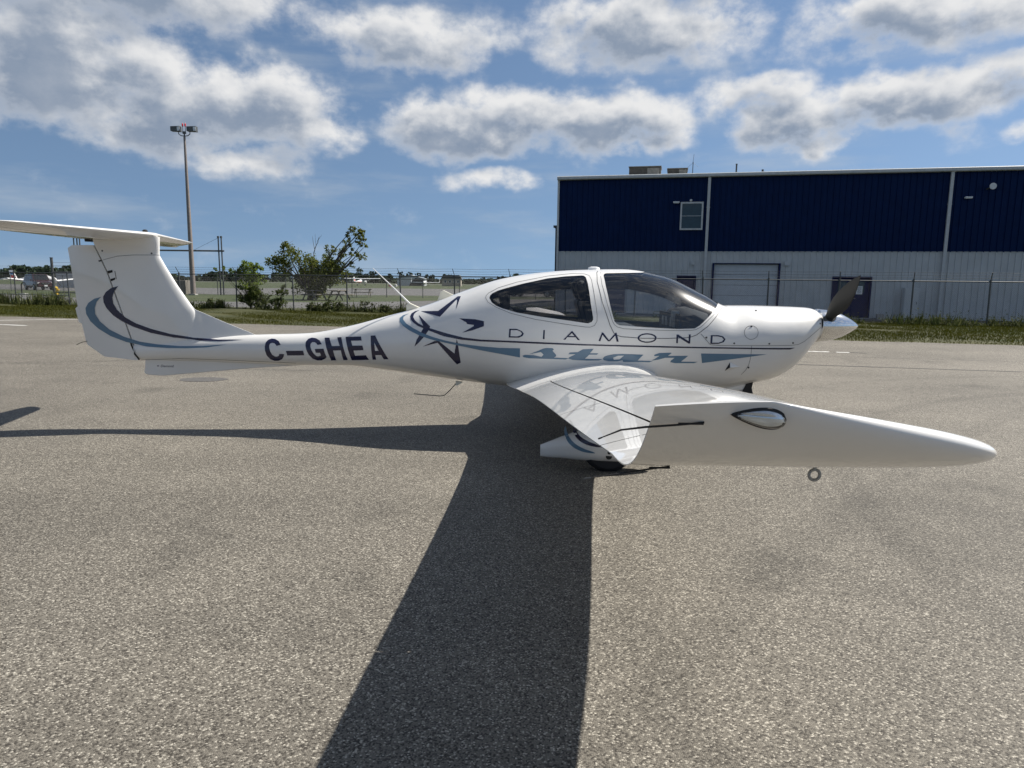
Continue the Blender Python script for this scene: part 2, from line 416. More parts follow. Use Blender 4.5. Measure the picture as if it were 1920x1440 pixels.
# airframe outlines, metres: x forward of the wing root trailing edge, z above the apron
REG=[([(-2.334,0.894),(-2.361,0.931),(-2.402,0.95),(-2.439,0.953),(-2.471,0.942),(-2.49,0.916),(-2.497,0.875),(-2.494,0.833),(-2.481,0.783),(-2.453,0.746),(-2.416,0.727),(-2.372,0.728),(-2.33,0.749),(-2.307,0.779),(-2.301,0.801),(-2.35,0.803),(-2.355,0.785),(-2.375,0.773),(-2.397,0.773),(-2.423,0.791),(-2.441,0.824),(-2.451,0.862),(-2.452,0.889),(-2.443,0.907),(-2.422,0.914),(-2.397,0.908),(-2.376,0.883)],None),([(-2.28,0.835),(-2.104,0.84),(-2.094,0.793),(-2.269,0.788)],None),([(-1.912,0.908),(-1.938,0.945),(-1.979,0.964),(-2.025,0.969),(-2.058,0.958),(-2.077,0.933),(-2.08,0.895),(-2.069,0.847),(-2.046,0.798),(-2.014,0.759),(-1.968,0.74),(-1.925,0.742),(-1.886,0.761),(-1.869,0.777),(-1.892,0.865),(-1.982,0.86),(-1.973,0.821),(-1.93,0.823),(-1.922,0.796),(-1.945,0.784),(-1.967,0.785),(-1.992,0.807),(-2.014,0.842),(-2.029,0.883),(-2.028,0.91),(-2.012,0.926),(-1.986,0.927),(-1.966,0.914),(-1.955,0.901)],None),([(-1.888,0.972),(-1.838,0.974),(-1.806,0.892),(-1.725,0.896),(-1.756,0.978),(-1.712,0.982),(-1.655,0.751),(-1.701,0.748),(-1.714,0.852),(-1.794,0.848),(-1.776,0.745),(-1.826,0.742)],None),([(-1.669,0.986),(-1.508,0.993),(-1.498,0.955),(-1.608,0.95),(-1.595,0.902),(-1.49,0.905),(-1.48,0.859),(-1.585,0.852),(-1.573,0.799),(-1.46,0.808),(-1.437,0.759),(-1.614,0.749)],None),([(-1.407,1.005),(-1.361,1.008),(-1.231,0.773),(-1.279,0.77),(-1.302,0.815),(-1.364,0.811),(-1.36,0.764),(-1.396,0.762)],[(-1.368,0.94),(-1.325,0.857),(-1.362,0.854)])]
STAR=[[(-0.915,1.249),(-0.732,1.258),(-0.548,1.401),(-0.516,1.402),(-0.55,1.28),(-0.547,1.361),(-0.555,1.371),(-0.711,1.204)],[(-0.517,1.195),(-0.356,1.189),(-0.274,1.173),(-0.275,1.126),(-0.384,1.085),(-0.483,1.06),(-0.374,1.123),(-0.37,1.136),(-0.437,1.143),(-0.446,1.159)],[(-0.93,1.216),(-0.836,1.137),(-0.804,1.111),(-0.809,1.087),(-0.856,1.015),(-0.911,0.955),(-0.957,0.911),(-0.935,0.98),(-0.905,1.028),(-0.867,1.098),(-0.89,1.144)],[(-0.877,0.913),(-0.758,0.971),(-0.715,0.975),(-0.56,0.854),(-0.537,0.992),(-0.528,0.969),(-0.501,0.765),(-0.541,0.745),(-0.725,0.956)]]
LINE=[(-0.931,1.259),(-0.981,1.246),(-1.011,1.226),(-1.019,1.198),(-1.007,1.169),(-0.974,1.138),(-0.928,1.111),(-0.867,1.089),(-0.808,1.069),(-0.667,1.021),(-0.498,0.993),(-0.308,0.981),(-0.074,0.979),(0.273,0.971),(0.698,0.963),(1.545,0.951),(2.124,0.944),(2.668,0.934),(2.724,0.949),(2.123,0.956),(1.544,0.964),(0.697,0.976),(0.273,0.987),(-0.074,0.995),(-0.308,0.999),(-0.474,1.014),(-0.631,1.048),(-0.803,1.092),(-0.868,1.11),(-0.923,1.134),(-0.965,1.165),(-0.985,1.193),(-0.981,1.221),(-0.96,1.242)]
SWOOSH=[(-1.035,1.225),(-1.096,1.206),(-1.126,1.18),(-1.12,1.149),(-1.085,1.11),(-1.012,1.066),(-0.911,1.022),(-0.788,0.985),(-0.642,0.957),(-0.498,0.931),(-0.308,0.896),(-0.097,0.863),(0.073,0.836),(0.072,0.924),(-0.132,0.924),(-0.308,0.934),(-0.498,0.953),(-0.642,0.977),(-0.764,1.007),(-0.875,1.043),(-0.976,1.09),(-1.049,1.13),(-1.087,1.167),(-1.089,1.19),(-1.07,1.207)]
WEDGE=[(1.78,0.899),(2.427,0.89),(1.797,0.806)]
NAME=[([(-0.031,1.108),(0.04,1.108),(0.087,1.089),(0.107,1.064),(0.093,1.041),(0.059,1.025),(-0.037,1.025)],[(-0.017,1.096),(-0.02,1.038),(0.041,1.037),(0.076,1.047),(0.089,1.064),(0.073,1.085),(0.041,1.096)]),([(0.29,1.102),(0.304,1.102),(0.302,1.017),(0.286,1.017)],None),([(0.478,1.015),(0.551,1.094),(0.565,1.094),(0.634,1.013),(0.613,1.013),(0.592,1.039),(0.515,1.04),(0.499,1.016)],[(0.557,1.077),(0.528,1.051),(0.58,1.05)]),([(0.806,1.007),(0.837,1.088),(0.85,1.086),(0.906,1.016),(0.964,1.087),(0.975,1.087),(0.996,1.004),(0.977,1.003),(0.962,1.06),(0.912,1.005),(0.895,1.006),(0.843,1.064),(0.825,1.006)],None),([(1.351,1.041),(1.349,1.031),(1.343,1.022),(1.333,1.013),(1.319,1.006),(1.302,1.0),(1.283,0.997),(1.263,0.996),(1.243,0.997),(1.224,1.0),(1.207,1.005),(1.192,1.012),(1.182,1.02),(1.175,1.03),(1.172,1.039),(1.174,1.049),(1.18,1.059),(1.191,1.067),(1.205,1.075),(1.222,1.08),(1.24,1.084),(1.26,1.085),(1.28,1.084),(1.299,1.081),(1.316,1.076),(1.331,1.069),(1.342,1.061),(1.349,1.051)],[(1.335,1.041),(1.333,1.034),(1.328,1.026),(1.32,1.02),(1.308,1.014),(1.294,1.01),(1.279,1.008),(1.263,1.007),(1.246,1.007),(1.231,1.01),(1.217,1.013),(1.205,1.019),(1.196,1.025),(1.19,1.032),(1.188,1.04),(1.19,1.047),(1.195,1.054),(1.204,1.061),(1.215,1.066),(1.229,1.07),(1.244,1.073),(1.261,1.074),(1.277,1.073),(1.292,1.071),(1.306,1.067),(1.318,1.062),(1.327,1.056),(1.333,1.049)]),([(1.537,0.996),(1.537,1.075),(1.553,1.076),(1.654,1.015),(1.655,1.078),(1.673,1.078),(1.67,0.992),(1.654,0.992),(1.554,1.053),(1.553,0.994)],None),([(1.866,1.073),(1.942,1.072),(1.987,1.06),(2.01,1.034),(1.994,1.007),(1.944,0.991),(1.863,0.989)],[(1.885,1.062),(1.882,1.002),(1.944,1.002),(1.978,1.013),(1.992,1.034),(1.973,1.053),(1.935,1.061)])]
SCRIPT=[([(0.249,0.907),(0.29,0.927),(0.324,0.934),(0.378,0.933),(0.392,0.922),(0.379,0.908),(0.413,0.871),(0.414,0.855),(0.394,0.843),(0.503,0.841),(0.537,0.839),(0.503,0.827),(0.34,0.828),(0.162,0.83),(0.107,0.839),(0.096,0.853),(0.12,0.863),(0.203,0.862),(0.278,0.847),(0.295,0.869),(0.27,0.893),(0.161,0.871),(0.236,0.902)],None),([(0.662,0.927),(0.764,0.934),(0.731,0.891),(0.809,0.891),(0.797,0.878),(0.725,0.877),(0.686,0.838),(0.761,0.836),(0.853,0.836),(0.816,0.823),(0.707,0.82),(0.571,0.824),(0.53,0.835),(0.536,0.849),(0.596,0.879),(0.528,0.878),(0.541,0.895),(0.616,0.9)],None),([(0.895,0.872),(0.949,0.884),(1.03,0.889),(1.234,0.883),(1.183,0.827),(1.327,0.823),(1.294,0.811),(1.048,0.812),(1.04,0.828),(0.993,0.817),(0.911,0.816),(0.863,0.826),(0.853,0.843),(0.868,0.861)],[(0.997,0.871),(1.051,0.872),(1.012,0.836),(0.958,0.83),(0.95,0.85)]),([(1.337,0.884),(1.383,0.901),(1.492,0.905),(1.498,0.9),(1.467,0.874),(1.659,0.876),(1.595,0.82),(1.755,0.818),(1.721,0.805),(1.541,0.804),(1.492,0.813),(1.498,0.83),(1.53,0.856),(1.441,0.855),(1.374,0.836),(1.313,0.826),(1.359,0.854),(1.385,0.874),(1.337,0.87)],None)]
FINDARK=[(-3.977,1.462),(-4.056,1.441),(-4.116,1.4),(-4.149,1.353),(-4.149,1.299),(-4.123,1.239),(-4.057,1.166),(-3.976,1.113),(-3.853,1.054),(-3.676,0.996),(-3.448,0.951),(-3.178,0.923),(-2.981,0.92),(-2.716,0.94),(-2.986,0.935),(-3.249,0.95),(-3.473,0.985),(-3.674,1.037),(-3.823,1.089),(-3.931,1.148),(-4.01,1.221),(-4.047,1.287),(-4.052,1.348),(-4.031,1.401),(-3.999,1.442)]
FINLIGHT=[(-4.17,1.35),(-4.244,1.332),(-4.313,1.29),(-4.351,1.236),(-4.349,1.175),(-4.309,1.101),(-4.228,1.028),(-4.104,0.955),(-3.937,0.897),(-3.723,0.856),(-3.512,0.844),(-3.304,0.845),(-3.097,0.857),(-2.892,0.889),(-3.139,0.87),(-3.375,0.866),(-3.615,0.879),(-3.795,0.903),(-3.961,0.951),(-4.113,1.023),(-4.207,1.103),(-4.251,1.177),(-4.25,1.237),(-4.225,1.298),(-4.193,1.332)]
REARWIN=[(-0.228,1.391),(-0.221,1.415),(-0.201,1.435),(-0.15,1.461),(-0.083,1.483),(0.096,1.532),(0.334,1.585),(0.513,1.607),(0.667,1.617),(0.689,1.614),(0.704,1.599),(0.716,1.543),(0.735,1.349),(0.754,1.225),(0.754,1.202),(0.739,1.182),(0.704,1.17),(0.554,1.19),(0.27,1.225),(0.038,1.26),(-0.101,1.297),(-0.162,1.321),(-0.204,1.35)]
SCREEN=[(1.989,1.351),(1.902,1.282),(1.798,1.192),(1.755,1.158),(1.711,1.133),(1.54,1.127),(1.268,1.139),(1.003,1.156),(0.973,1.17),(0.953,1.195),(0.929,1.278),(0.907,1.381),(0.885,1.515),(0.877,1.616),(0.889,1.635),(0.911,1.641),(1.159,1.648),(1.279,1.653)]
SEAMS=[[(0.846,1.676),(0.818,1.644),(0.807,1.557),(0.842,1.367),(0.912,1.156),(0.948,1.085),(0.973,1.064),(1.021,1.05),(1.213,1.038),(1.453,1.039),(1.635,1.047),(1.683,1.056),(1.732,1.075),(1.844,1.158),(1.946,1.257),(2.02,1.32)],[(0.881,1.674),(0.855,1.645),(0.848,1.607),(0.85,1.534),(0.89,1.344),(0.935,1.192),(0.953,1.162),(0.983,1.139),(1.043,1.125),(1.211,1.118),(1.452,1.113),(1.67,1.115),(1.719,1.122),(1.769,1.146),(1.876,1.234),(2.005,1.332)],[(-0.264,1.39),(-0.261,1.413),(-0.236,1.439),(-0.142,1.49),(0.037,1.546),(0.336,1.608),(0.575,1.635),(0.694,1.634),(0.738,1.618),(0.755,1.577),(0.76,1.519),(0.792,1.248),(0.79,1.191),(0.767,1.151),(0.727,1.136),(0.682,1.136),(0.499,1.159),(0.212,1.2),(-0.019,1.252),(-0.16,1.306),(-0.238,1.351),(-0.264,1.39)],[(1.769,1.085),(1.866,0.981),(1.975,0.975),(2.344,0.974),(2.655,0.973),(2.753,0.981),(2.818,1.009),(2.92,1.079),(3.027,1.14)],[(2.269,0.975),(2.269,0.914),(2.267,0.856),(2.259,0.789),(2.239,0.736),(2.205,0.69)],[(2.331,1.098),(2.328,1.081),(2.321,1.066),(2.31,1.052),(2.296,1.042),(2.28,1.036),(2.262,1.033),(2.245,1.035),(2.229,1.042),(2.215,1.052),(2.204,1.065),(2.198,1.081),(2.196,1.097),(2.2,1.114),(2.208,1.129),(2.22,1.142),(2.235,1.152),(2.252,1.159),(2.27,1.161),(2.287,1.159),(2.302,1.153),(2.315,1.143),(2.324,1.13),(2.329,1.114),(2.331,1.098)]]
SCREWS=[(1.823,1.05),(2.096,0.996),(2.444,0.992),(2.693,0.997),(3.01,1.177),(2.261,0.762),(2.367,1.295),(2.27,1.153)]
SCOOP=[(2.031,0.73),(2.069,0.815),(2.18,0.767),(2.061,0.765)]
FUS=[(-3.86,0.901,0.713,0.807,0.075,2,2),(-3.2,0.953,0.702,0.828,0.105,2,2),(-2.6,0.984,0.684,0.834,0.135,2,2),(-2.1,1.004,0.674,0.839,0.165,2,2),(-1.7,1.076,0.677,0.877,0.205,2,2),(-1.3,1.184,0.638,0.911,0.27,2,2),(-0.9,1.297,0.587,0.942,0.355,2,2.1),(-0.5,1.45,0.537,0.993,0.445,2,2.2),(-0.1,1.581,0.494,1.005,0.52,2.05,2.3),(0.3,1.647,0.462,0.996,0.57,2.1,2.4),(0.7,1.677,0.441,0.985,0.6,2.15,2.5),(1.1,1.686,0.426,0.993,0.605,2.15,2.5),(1.5,1.627,0.434,0.995,0.6,2.15,2.5),(1.9,1.457,0.461,0.979,0.575,2.2,2.5),(2.15,1.337,0.49,0.956,0.55,2.4,2.5),(2.4,1.339,0.544,0.981,0.52,2.5,2.5),(2.65,1.335,0.601,1.012,0.465,2.4,2.2),(2.8,1.331,0.683,1.046,0.42,2.3,2.1),(2.9,1.327,0.787,1.09,0.375,2.2,2.1),(2.98,1.322,0.89,1.136,0.32,2.2,2.1),(3.04,1.309,0.953,1.152,0.26,2.2,2.1),(3.08,1.286,0.987,1.151,0.2,2.1,2.1)]
FINLE=[(-3.56,1.94),(-3.571,1.771),(-3.506,1.647),(-3.408,1.475),(-3.321,1.341),(-3.241,1.221),(-3.178,0.99),(-3.164,0.853)]
FINTE=[(-4.483,1.93),(-4.491,1.835),(-4.377,0.867),(-4.367,0.757)]
FINH=[(-4.22,1.933),(-4.209,1.87),(-4.14,1.712),(-4.09,1.596),(-4.036,1.414),(-3.937,1.091),(-3.882,0.9),(-3.812,0.708)]
STRAKE=[(-3.241,1.234),(-3.145,1.192),(-3.06,1.155),(-2.793,1.044),(-2.637,0.985),(-2.579,0.915),(-3.185,0.853)]
VENTRAL=[(-3.776,0.725),(-3.802,0.575),(-3.776,0.556),(-3.611,0.544),(-3.228,0.581),(-2.646,0.638),(-1.984,0.679),(-2.203,0.709),(-3.081,0.755)]
RUD=[(-4.44,1.865),(-4.491,1.835),(-4.437,1.243),(-4.377,0.867),(-4.182,0.737),(-3.843,0.71)]
# ------------------------------------------------------------------ the place
ANG = math.radians(-12.9)                                  # fence, kerb line and hangar all run this way
E1 = Vector((math.cos(ANG), math.sin(ANG), 0)); E2 = Vector((-math.sin(ANG), math.cos(ANG), 0))
def W(s, c, z=0.0): return float(s) * E1 + float(c) * E2 + Vector((0, 0, float(z)))
def sheet(name, pts, z, m, kind='structure'):
    b = MB(); b.add([(p[0], p[1], z) for p in pts], [tuple(range(len(pts)))])
    o = b.build(name, m); o['kind'] = kind
    if o.data.polygons[0].normal.z < 0: o.data.flip_normals()
    return o
# the ground: one sheet out to the horizon
sheet('ground', [(-4000, -60), (4000, -60), (4000, 6000), (-4000, 6000)], -0.012, MT['field'])
# the mown verge between the apron and the hangar, gently uneven
def verge():
    S = np.linspace(-60, 34, 190); Cc = np.linspace(19.6, 33.6, 44)
    V = []; 
    for c in Cc:
        for s in S:
            z = 0.012 + 0.035 * math.sin(s * 0.9 + c) * math.sin(c * 0.8) + 0.03 * math.sin(s * 0.31 + 1.3)
            z *= min(1, max(0, (c - 20.8) / 2.0)) * min(1, max(0, (33.4 - c) / 1.5))
            V.append(W(s, c, z + 0.002))
    n = len(S)
    F = [(i * n + k, i * n + k + 1, (i + 1) * n + k + 1, (i + 1) * n + k) for i in range(len(Cc) - 1) for k in range(n - 1)]
    b = MB(); b.add(V, F); o = b.build('verge', MT['grass'], smooth=True, sharp=0); o['kind'] = 'structure'
verge()
# the apron: its far edge is a little ragged where the grass creeps over it
edge = []
for i in range(141):
    s = -60 + i * 0.68
    base = 20.95 + (0.0 if s > -16 else 0.022 * (-16 - s) ** 1.9 * 0.5)
    edge.append(W(s, min(base, 27) + 0.05 * math.sin(s * 3.1) + 0.04 * math.sin(s * 7.7 + 1)))
sheet('apron', [(-70, -40), (60, -40), (60, 8)] + [(p.x, p.y) for p in reversed(edge)], 0.012, MT['asphalt'])
sheet('driveway', [(-75, 66), (-41, 48.5), (-27, 42.2), (-18, 38.8), (-9, 36.8), (-2, 36), (2, 36), (9, 52), (8, 66), (-2, 60), (-8, 52), (-13, 47.6), (-21, 46.5), (-30, 50), (-41, 58), (-75, 80)], -0.006, MT['asphalt_far'])
sheet('hangar_apron', [tuple(W(s, c).xy) for s, c in ((-6.0, 33.3), (30, 33.3), (30, 36), (-6.0, 36))], 0.006, MT['asphalt_far'])
sheet('taxiway', [(-260, 120), (-57, 80.5), (-28, 67), (-14, 72), (5, 75), (60, 82), (90, 140), (-27, 134), (-46, 110), (-95, 132), (-300, 190)], -0.004, MT['asphalt_far'])
sheet('runway', [(-900, 330), (900, 240), (900, 262), (-900, 356)], -0.004, MT['asphalt_far'])

def strip(name, a, b, w, m, label, z=0.016, parts=1):
    a, b = Vector((*a, z)), Vector((*b, z)); d = (b - a); n = Vector((-d.y, d.x, 0)).normalized() * w / 2
    V = []; F = []; K = 24
    for i in range(K + 1):
        p = a + d * (i / K); j = 1 + 0.25 * math.sin(i * 2.3 + a.x)
        V += [p + n * j, p - n * j]
    for i in range(K): F.append((2 * i, 2 * i + 1, 2 * i + 3, 2 * i + 2))
    q = MB(); q.add(V, F); o = q.build(name, m); o['kind'] = 'structure'; o['label'] = label
    return o
strip('painted_line', (-24, 20.6), (-13.0, 26.9), .14, MT['paint'], 'white painted line slanting across the apron beyond the tail')
strip('painted_line', (-26, 25.6), (-15.24, 21.58), .13, MT['paint'], 'white painted line end below the slanting one beyond the tail')
strip('painted_line', (5.6, 16.25), (7.37, 15.95), .12, MT['paint'], 'long worn white dash ahead of the nose')
strip('painted_line', (7.51, 15.9), (7.78, 15.83), .12, MT['paint'], 'short worn white dash ahead of the nose')
strip('sealed_crack', (4.2, 13.6), (12.5, 11.9), .05, MT['tar'], 'dark sealed crack running across the apron ahead of the nose')
strip('sealed_crack', (7.78, 15.83), (8.15, 15.75), .06, MT['tar'], 'short dark patch at the end of the white dash')
strip('paving_joint', (4.6, 15.35), (15, 13.5), .018, MT['tar'], 'hairline paving joint beyond the sealed crack')
strip('paving_joint', (-13, 12.6), (-3.4, 11.6), .014, MT['tar'], 'hairline paving joint beyond the tail boom')
b = MB(); b.add([(-4.73 + .36 * math.cos(t) * (1 + .05 * math.sin(5 * t)), 10.43 + .24 * math.sin(t), 0.016) for t in np.linspace(0, 2 * math.pi, 40, endpoint=False)], [tuple(range(40))])  # flat oval, darker than the asphalt around it, laid just above the apron
o = b.build('dark_patch', MT['spot']); o['kind'] = 'structure'; o['label'] = 'small dark oval stain on the apron behind the tail boom'

# ---- the blue and white hangar
hangar = thing('hangar', 'long metal hangar with navy upper wall and white lower cladding', 'hangar', W(-5.8, 35.4), ANG)
OPEN = [(7.71, 10.75, 0, 2.52), (6.02, 6.89, 0, 1.90), (13.17, 14.82, 0, 1.92), (2.59, 3.45, 0, 1.75)]
PITCH_R = 0.8 / 3
def clad(x0, z0, z1, y, m, openings):
    prof = []
    for k in range(3):
        a = x0 + k * PITCH_R
        prof += [(a, 0), (a + .098, 0), (a + .112, -.045), (a + .152, -.045), (a + .166, 0)]
    prof.append((x0 + 0.8, 0))
    xs = [p[0] for p in prof] + [q for o in openings for q in o[:2] if x0 < q < x0 + .8]
    xs = sorted(set(round(q, 4) for q in xs))
    px, py = [p[0] for p in prof], [p[1] for p in prof]
    V = []; F = []
    for a, c in zip(xs[:-1], xs[1:]):
        mid = (a + c) / 2; lo = z0
        for o in openings:
            if o[0] < mid < o[1]: lo = max(lo, o[3])
        ya, yc = y + np.interp(a, px, py), y + np.interp(c, px, py); k = len(V)
        V += [(a, ya, lo), (c, yc, lo), (c, yc, z1), (a, ya, z1)]; F.append((k, k + 1, k + 2, k + 3))
    q = MB(); q.add(V, F); return q.build('cladding_sheet', m, hangar)
for i in range(37):
    x0 = i * 0.8
    clad(x0, 0.03, 3.10, 0.0, MT['white_clad'], OPEN)
    clad(x0, 3.09, 6.62, -.012, MT['blue_clad'], [])
L = 29.6
MB().box((L / 2, 12.6, 3.0), (L - .06, 25, 6.0)).build('inner_shell', MT['dark'], hangar)
MB().box((L / 2, -.012, 3.095), (L, .07, .03)).build('base_flashing', MT['trim'], hangar)
g = MB(); g.prism([(-.08, 6.60), (-.22, 6.62), (-.24, 6.66), (-.24, 6.76), (-.20, 6.79), (-.06, 6.79)], -.05, L)
gm = g.mesh('gutter'); gm.transform(Matrix(((0, 1, 0, 0), (1, 0, 0, 0), (0, 0, 1, 0), (0, 0, 0, 1)))); gm.flip_normals()
link('gutter', gm, MT['trim'], hangar)
r_ = MB()
for i in range(98):
    x = i * .305
    r_.add([(x, -.1, 6.775), (x + .305, -.1, 6.775), (x + .305, 12.6, 7.5), (x, 12.6, 7.5)], [(0, 1, 2, 3)])
    r_.add([(x + .305, 12.6, 7.5), (x, 12.6, 7.5), (x, 25.2, 6.775), (x + .305, 25.2, 6.775)], [(0, 1, 2, 3)])
    r_.bar((x + .03, -.12, 6.79), (x + .03, 12.6, 7.515), .05, .04)
r_.build('roof', MT['roof'], hangar)
for s in (1.52, 11.96, 22.4):
    lx = s + 5.8; d = MB(); d.box((lx, -.10, 3.36), (.13, .10, 6.5)); d.bar((lx, -.10, .14), (lx, -.32, .05), .12, .09)
    ds = d.build('downspout', MT['trim'], hangar)
    for z in (.9, 3.0, 5.2): MB().box((lx, -.093, z), (.17, .10, .03)).build('strap', MT['trim'], ds)
MB().box((0, -.01, 3.3), (.10, .10, 6.6)).build('corner_trim', MT['white_clad'], hangar)
e_ = MB(); e_.box((-.02, 12.6, 1.55), (.05, 24.9, 3.1)); e_.build('end_wall', MT['white_clad'], hangar)
e_ = MB(); e_.box((-.03, 12.6, 4.86), (.05, 24.9, 3.5)); e_.build('end_wall', MT['blue_clad'], hangar)
# sectional door, in a navy surround
for k in range(5): MB().box((9.23, .09, .25 + k * .5), (2.96, .04, .488)).build('door_section', MT['rolldoor'], hangar, bevel=.008)
for x in (7.70, 10.76): MB().box((x, .0, 1.26), (.07, .22, 2.52)).build('door_jamb', MT['navy'], hangar)
MB().box((9.23, .0, 2.54), (3.13, .2, .03)).build('door_head', MT['navy'], hangar)
def mandoor(x0, x1, z1, leaves):
    n = len(leaves)
    fr = MB(); fr.box((x0 - .03, .0, z1 / 2), (.06, .18, z1)); fr.box((x1 + .03, .0, z1 / 2), (.06, .18, z1)); fr.box(((x0 + x1) / 2, 0, z1 + .03), (x1 - x0 + .12, .18, .06))
    fr.build('door_frame', MT['navy'], hangar)
    w = (x1 - x0) / n
    for i, hs in enumerate(leaves):
        cx = x0 + w * (i + .5)
        d = MB().box((cx, .07, z1 / 2), (w - .012, .045, z1 - .01)).build('door', MT['navy'], hangar)
        h = MB(); hx = cx + hs * (w / 2 - .09); h.bar((hx, .0, .95), (hx - hs * .12, .0, .95), .02); h.bar((hx, .05, .95), (hx, -.01, .95), .03); h.build('handle', MT['galv'], d)
        if n == 2:
            MB().box((cx, .044, 1.48), (w * .45, .012, .5)).build('pane', MT['pane'], d)
    MB().box(((x0 + x1) / 2, -.05, .02), (x1 - x0 + .3, .3, .05)).build('threshold', MT['galv'], hangar)
mandoor(6.05, 6.86, 1.88, [1]); mandoor(13.2, 14.79, 1.90, [1, -1]); mandoor(2.62, 3.42, 1.72, [1])
sg = tag(MB().box((14.36, .02, 1.33), (.27, .006, .38)).build('notice', MT['paper'], None), 'white paper notice on the navy double door', 'notice')
sg.matrix_world = Matrix.Translation(W(-5.8, 35.4)) @ Matrix.Rotation(ANG, 4, 'Z')
for k, wd in enumerate((.20, .17, .20, .12, .19, .16)): MB().box((14.36, .0155, 1.46 - k * .05), (wd, .003, .016)).build('printed_line', MT['ink'], sg)
# upper window
wf = MB()
for (cx, cz, sx, sz) in ((6.56, 5.42, 1.08, .08), (6.56, 4.17, 1.08, .08), (6.06, 4.795, .08, 1.17), (7.06, 4.795, .08, 1.17)): wf.box((cx, -.085, cz), (sx, .09, sz))
wf = wf.build('window', MT['trim'], hangar)
MB().box((6.56, -.078, 4.795), (.93, .02, 1.18)).build('pane', MT['pane'], wf)
MB().box((6.56, -.092, 4.80), (.92, .02, .022)).build('meeting_rail', MT['trim'], wf)
for lx, z in ((5.81, 5.45), (18.48, 5.48)):
    f = MB().box((lx, -.12, z), (.30, .16, .08)).build('wall_lamp', MT['lamp_grey'], hangar, bevel=.015)
    MB().box((lx, -.13, z - .046), (.24, .12, .012)).build('lens', MT['lens'], f)
b = MB(); b.lathe_y([(.0, .0), (.0, .05), (-.08, .065), (-.11, .045), (-.12, 0)], (6.5, -.03, 5.53), 16); b.build('camera_dome', MT['lamp_grey'], hangar, smooth=True)
fl = MB(); fl.lathe_y([(.10, .0), (.10, .07), (-.10, .14), (-.12, .14), (-.125, 0)], (19.3, -.28, 5.92), 20); fl = fl.build('floodlight', MT['lamp_grey'], hangar, smooth=True)
MB().bar((19.2, -.01, 5.84), (19.25, -.2, 5.88), .05).build('bracket', MT['galv_dark'], fl)
MB().box((6.73, -.06, 2.55), (.17, .12, .17)).build('vent_box', MT['trim'], hangar)
MB().box((11.07, -.06, 2.55), (.22, .1, .2)).build('junction_box', MT['white_clad'], hangar)
c_ = MB(); c_.tube([(5.2, -.05, 3.0), (5.2, -.05, 2.2), (5.25, -.05, 2.05)], .02, 6); c_.build('conduit', MT['trim'], hangar)
b = MB(); b.box((16.45, -.32, .74), (.62, .42, 1.44)); eb = b.build('electrical_cabinet', MT['white_clad'], None, bevel=.02)
eb.matrix_world = Matrix.Translation(W(-5.8, 35.4)) @ Matrix.Rotation(ANG, 4, 'Z')
tag(eb, 'tall pale metal cabinet standing against the white hangar wall', 'cabinet')
MB().box((16.45, -.535, .76), (.54, .012, 1.28)).build('cabinet_door', MT['white_clad'], eb)
MB().box((16.66, -.548, .78), (.02, .02, .12)).build('latch', MT['galv_dark'], eb)
bl = MB().box((15.2, -.5, .13), (.3, .2, .26)); bl = bl.build('concrete_block', MT['concrete'], None, bevel=.01); bl.matrix_world = eb.matrix_world.copy()
tag(bl, 'small concrete block on the ground beside the navy double door', 'block')
for lx, wd, h, hh, nm in ((4.22, 1.55, .48, 7.02, 'large brown'), (5.8, .95, .30, 6.98, 'small brown')):
    ru = MB().box((lx, 1.1, hh), (wd, 1.2, h)).build('rooftop_unit', MT['unit'], None, bevel=.02)
    ru.matrix_world = Matrix.Translation(W(-5.8, 35.4)) @ Matrix.Rotation(ANG, 4, 'Z')
    tag(ru, nm + ' air handling unit on the hangar roof', 'roof unit')
    MB().box((lx + wd * .27, .492, hh), (wd * .38, .012, h * .7)).build('side_panel', MT['unit_light'], ru)
    MB().box((lx, 1.1, hh + h / 2 + .012), (wd + .06, 1.26, .03)).build('lid', MT['unit_light'], ru)
an = MB(); an.tube([(6.52, .3, 6.75), (6.52, .3, 7.4)], .02, 6); an.tube([(6.52, .3, 7.4), (6.55, .3, 7.75)], .008, 5)
an = an.build('roof_antenna', MT['galv_dark'], None); an.matrix_world = eb.matrix_world.copy(); tag(an, 'thin whip antenna on the hangar roof edge', 'antenna')
for dx in (-.24, .26): MB().tube([(6.52, .3, 7.36), (6.52 + dx, .3, 7.14)], .005, 4).build('radial', MT['galv_dark'], an)
for lx, zt, nm in ((8.55, 7.22, 'tall dark'), (9.75, 6.93, 'short dark')):
    vp = MB().tube([(lx, .3, 6.75), (lx, .3, zt)], .04 if zt > 7 else .05, 8); vp.tube([(lx, .3, zt), (lx, .3, zt + .03)], .055, 8)
    vp = vp.build('vent_pipe', MT['galv_dark'], None); vp.matrix_world = eb.matrix_world.copy(); tag(vp, nm + ' vent pipe on the hangar roof', 'pipe')
ax = MB(); ax.box((-.15, 8, 2.3), (1.3, 8, 4.6)); ax = ax.build('annex', MT['dark'], None); ax.matrix_world = eb.matrix_world.copy()
tag(ax, 'narrow black clad annex behind the left end of the hangar', 'building')
MB().box((-.15, 8, 4.66), (1.5, 8.2, .12)).build('cap_flashing', MT['galv_dark'], ax)

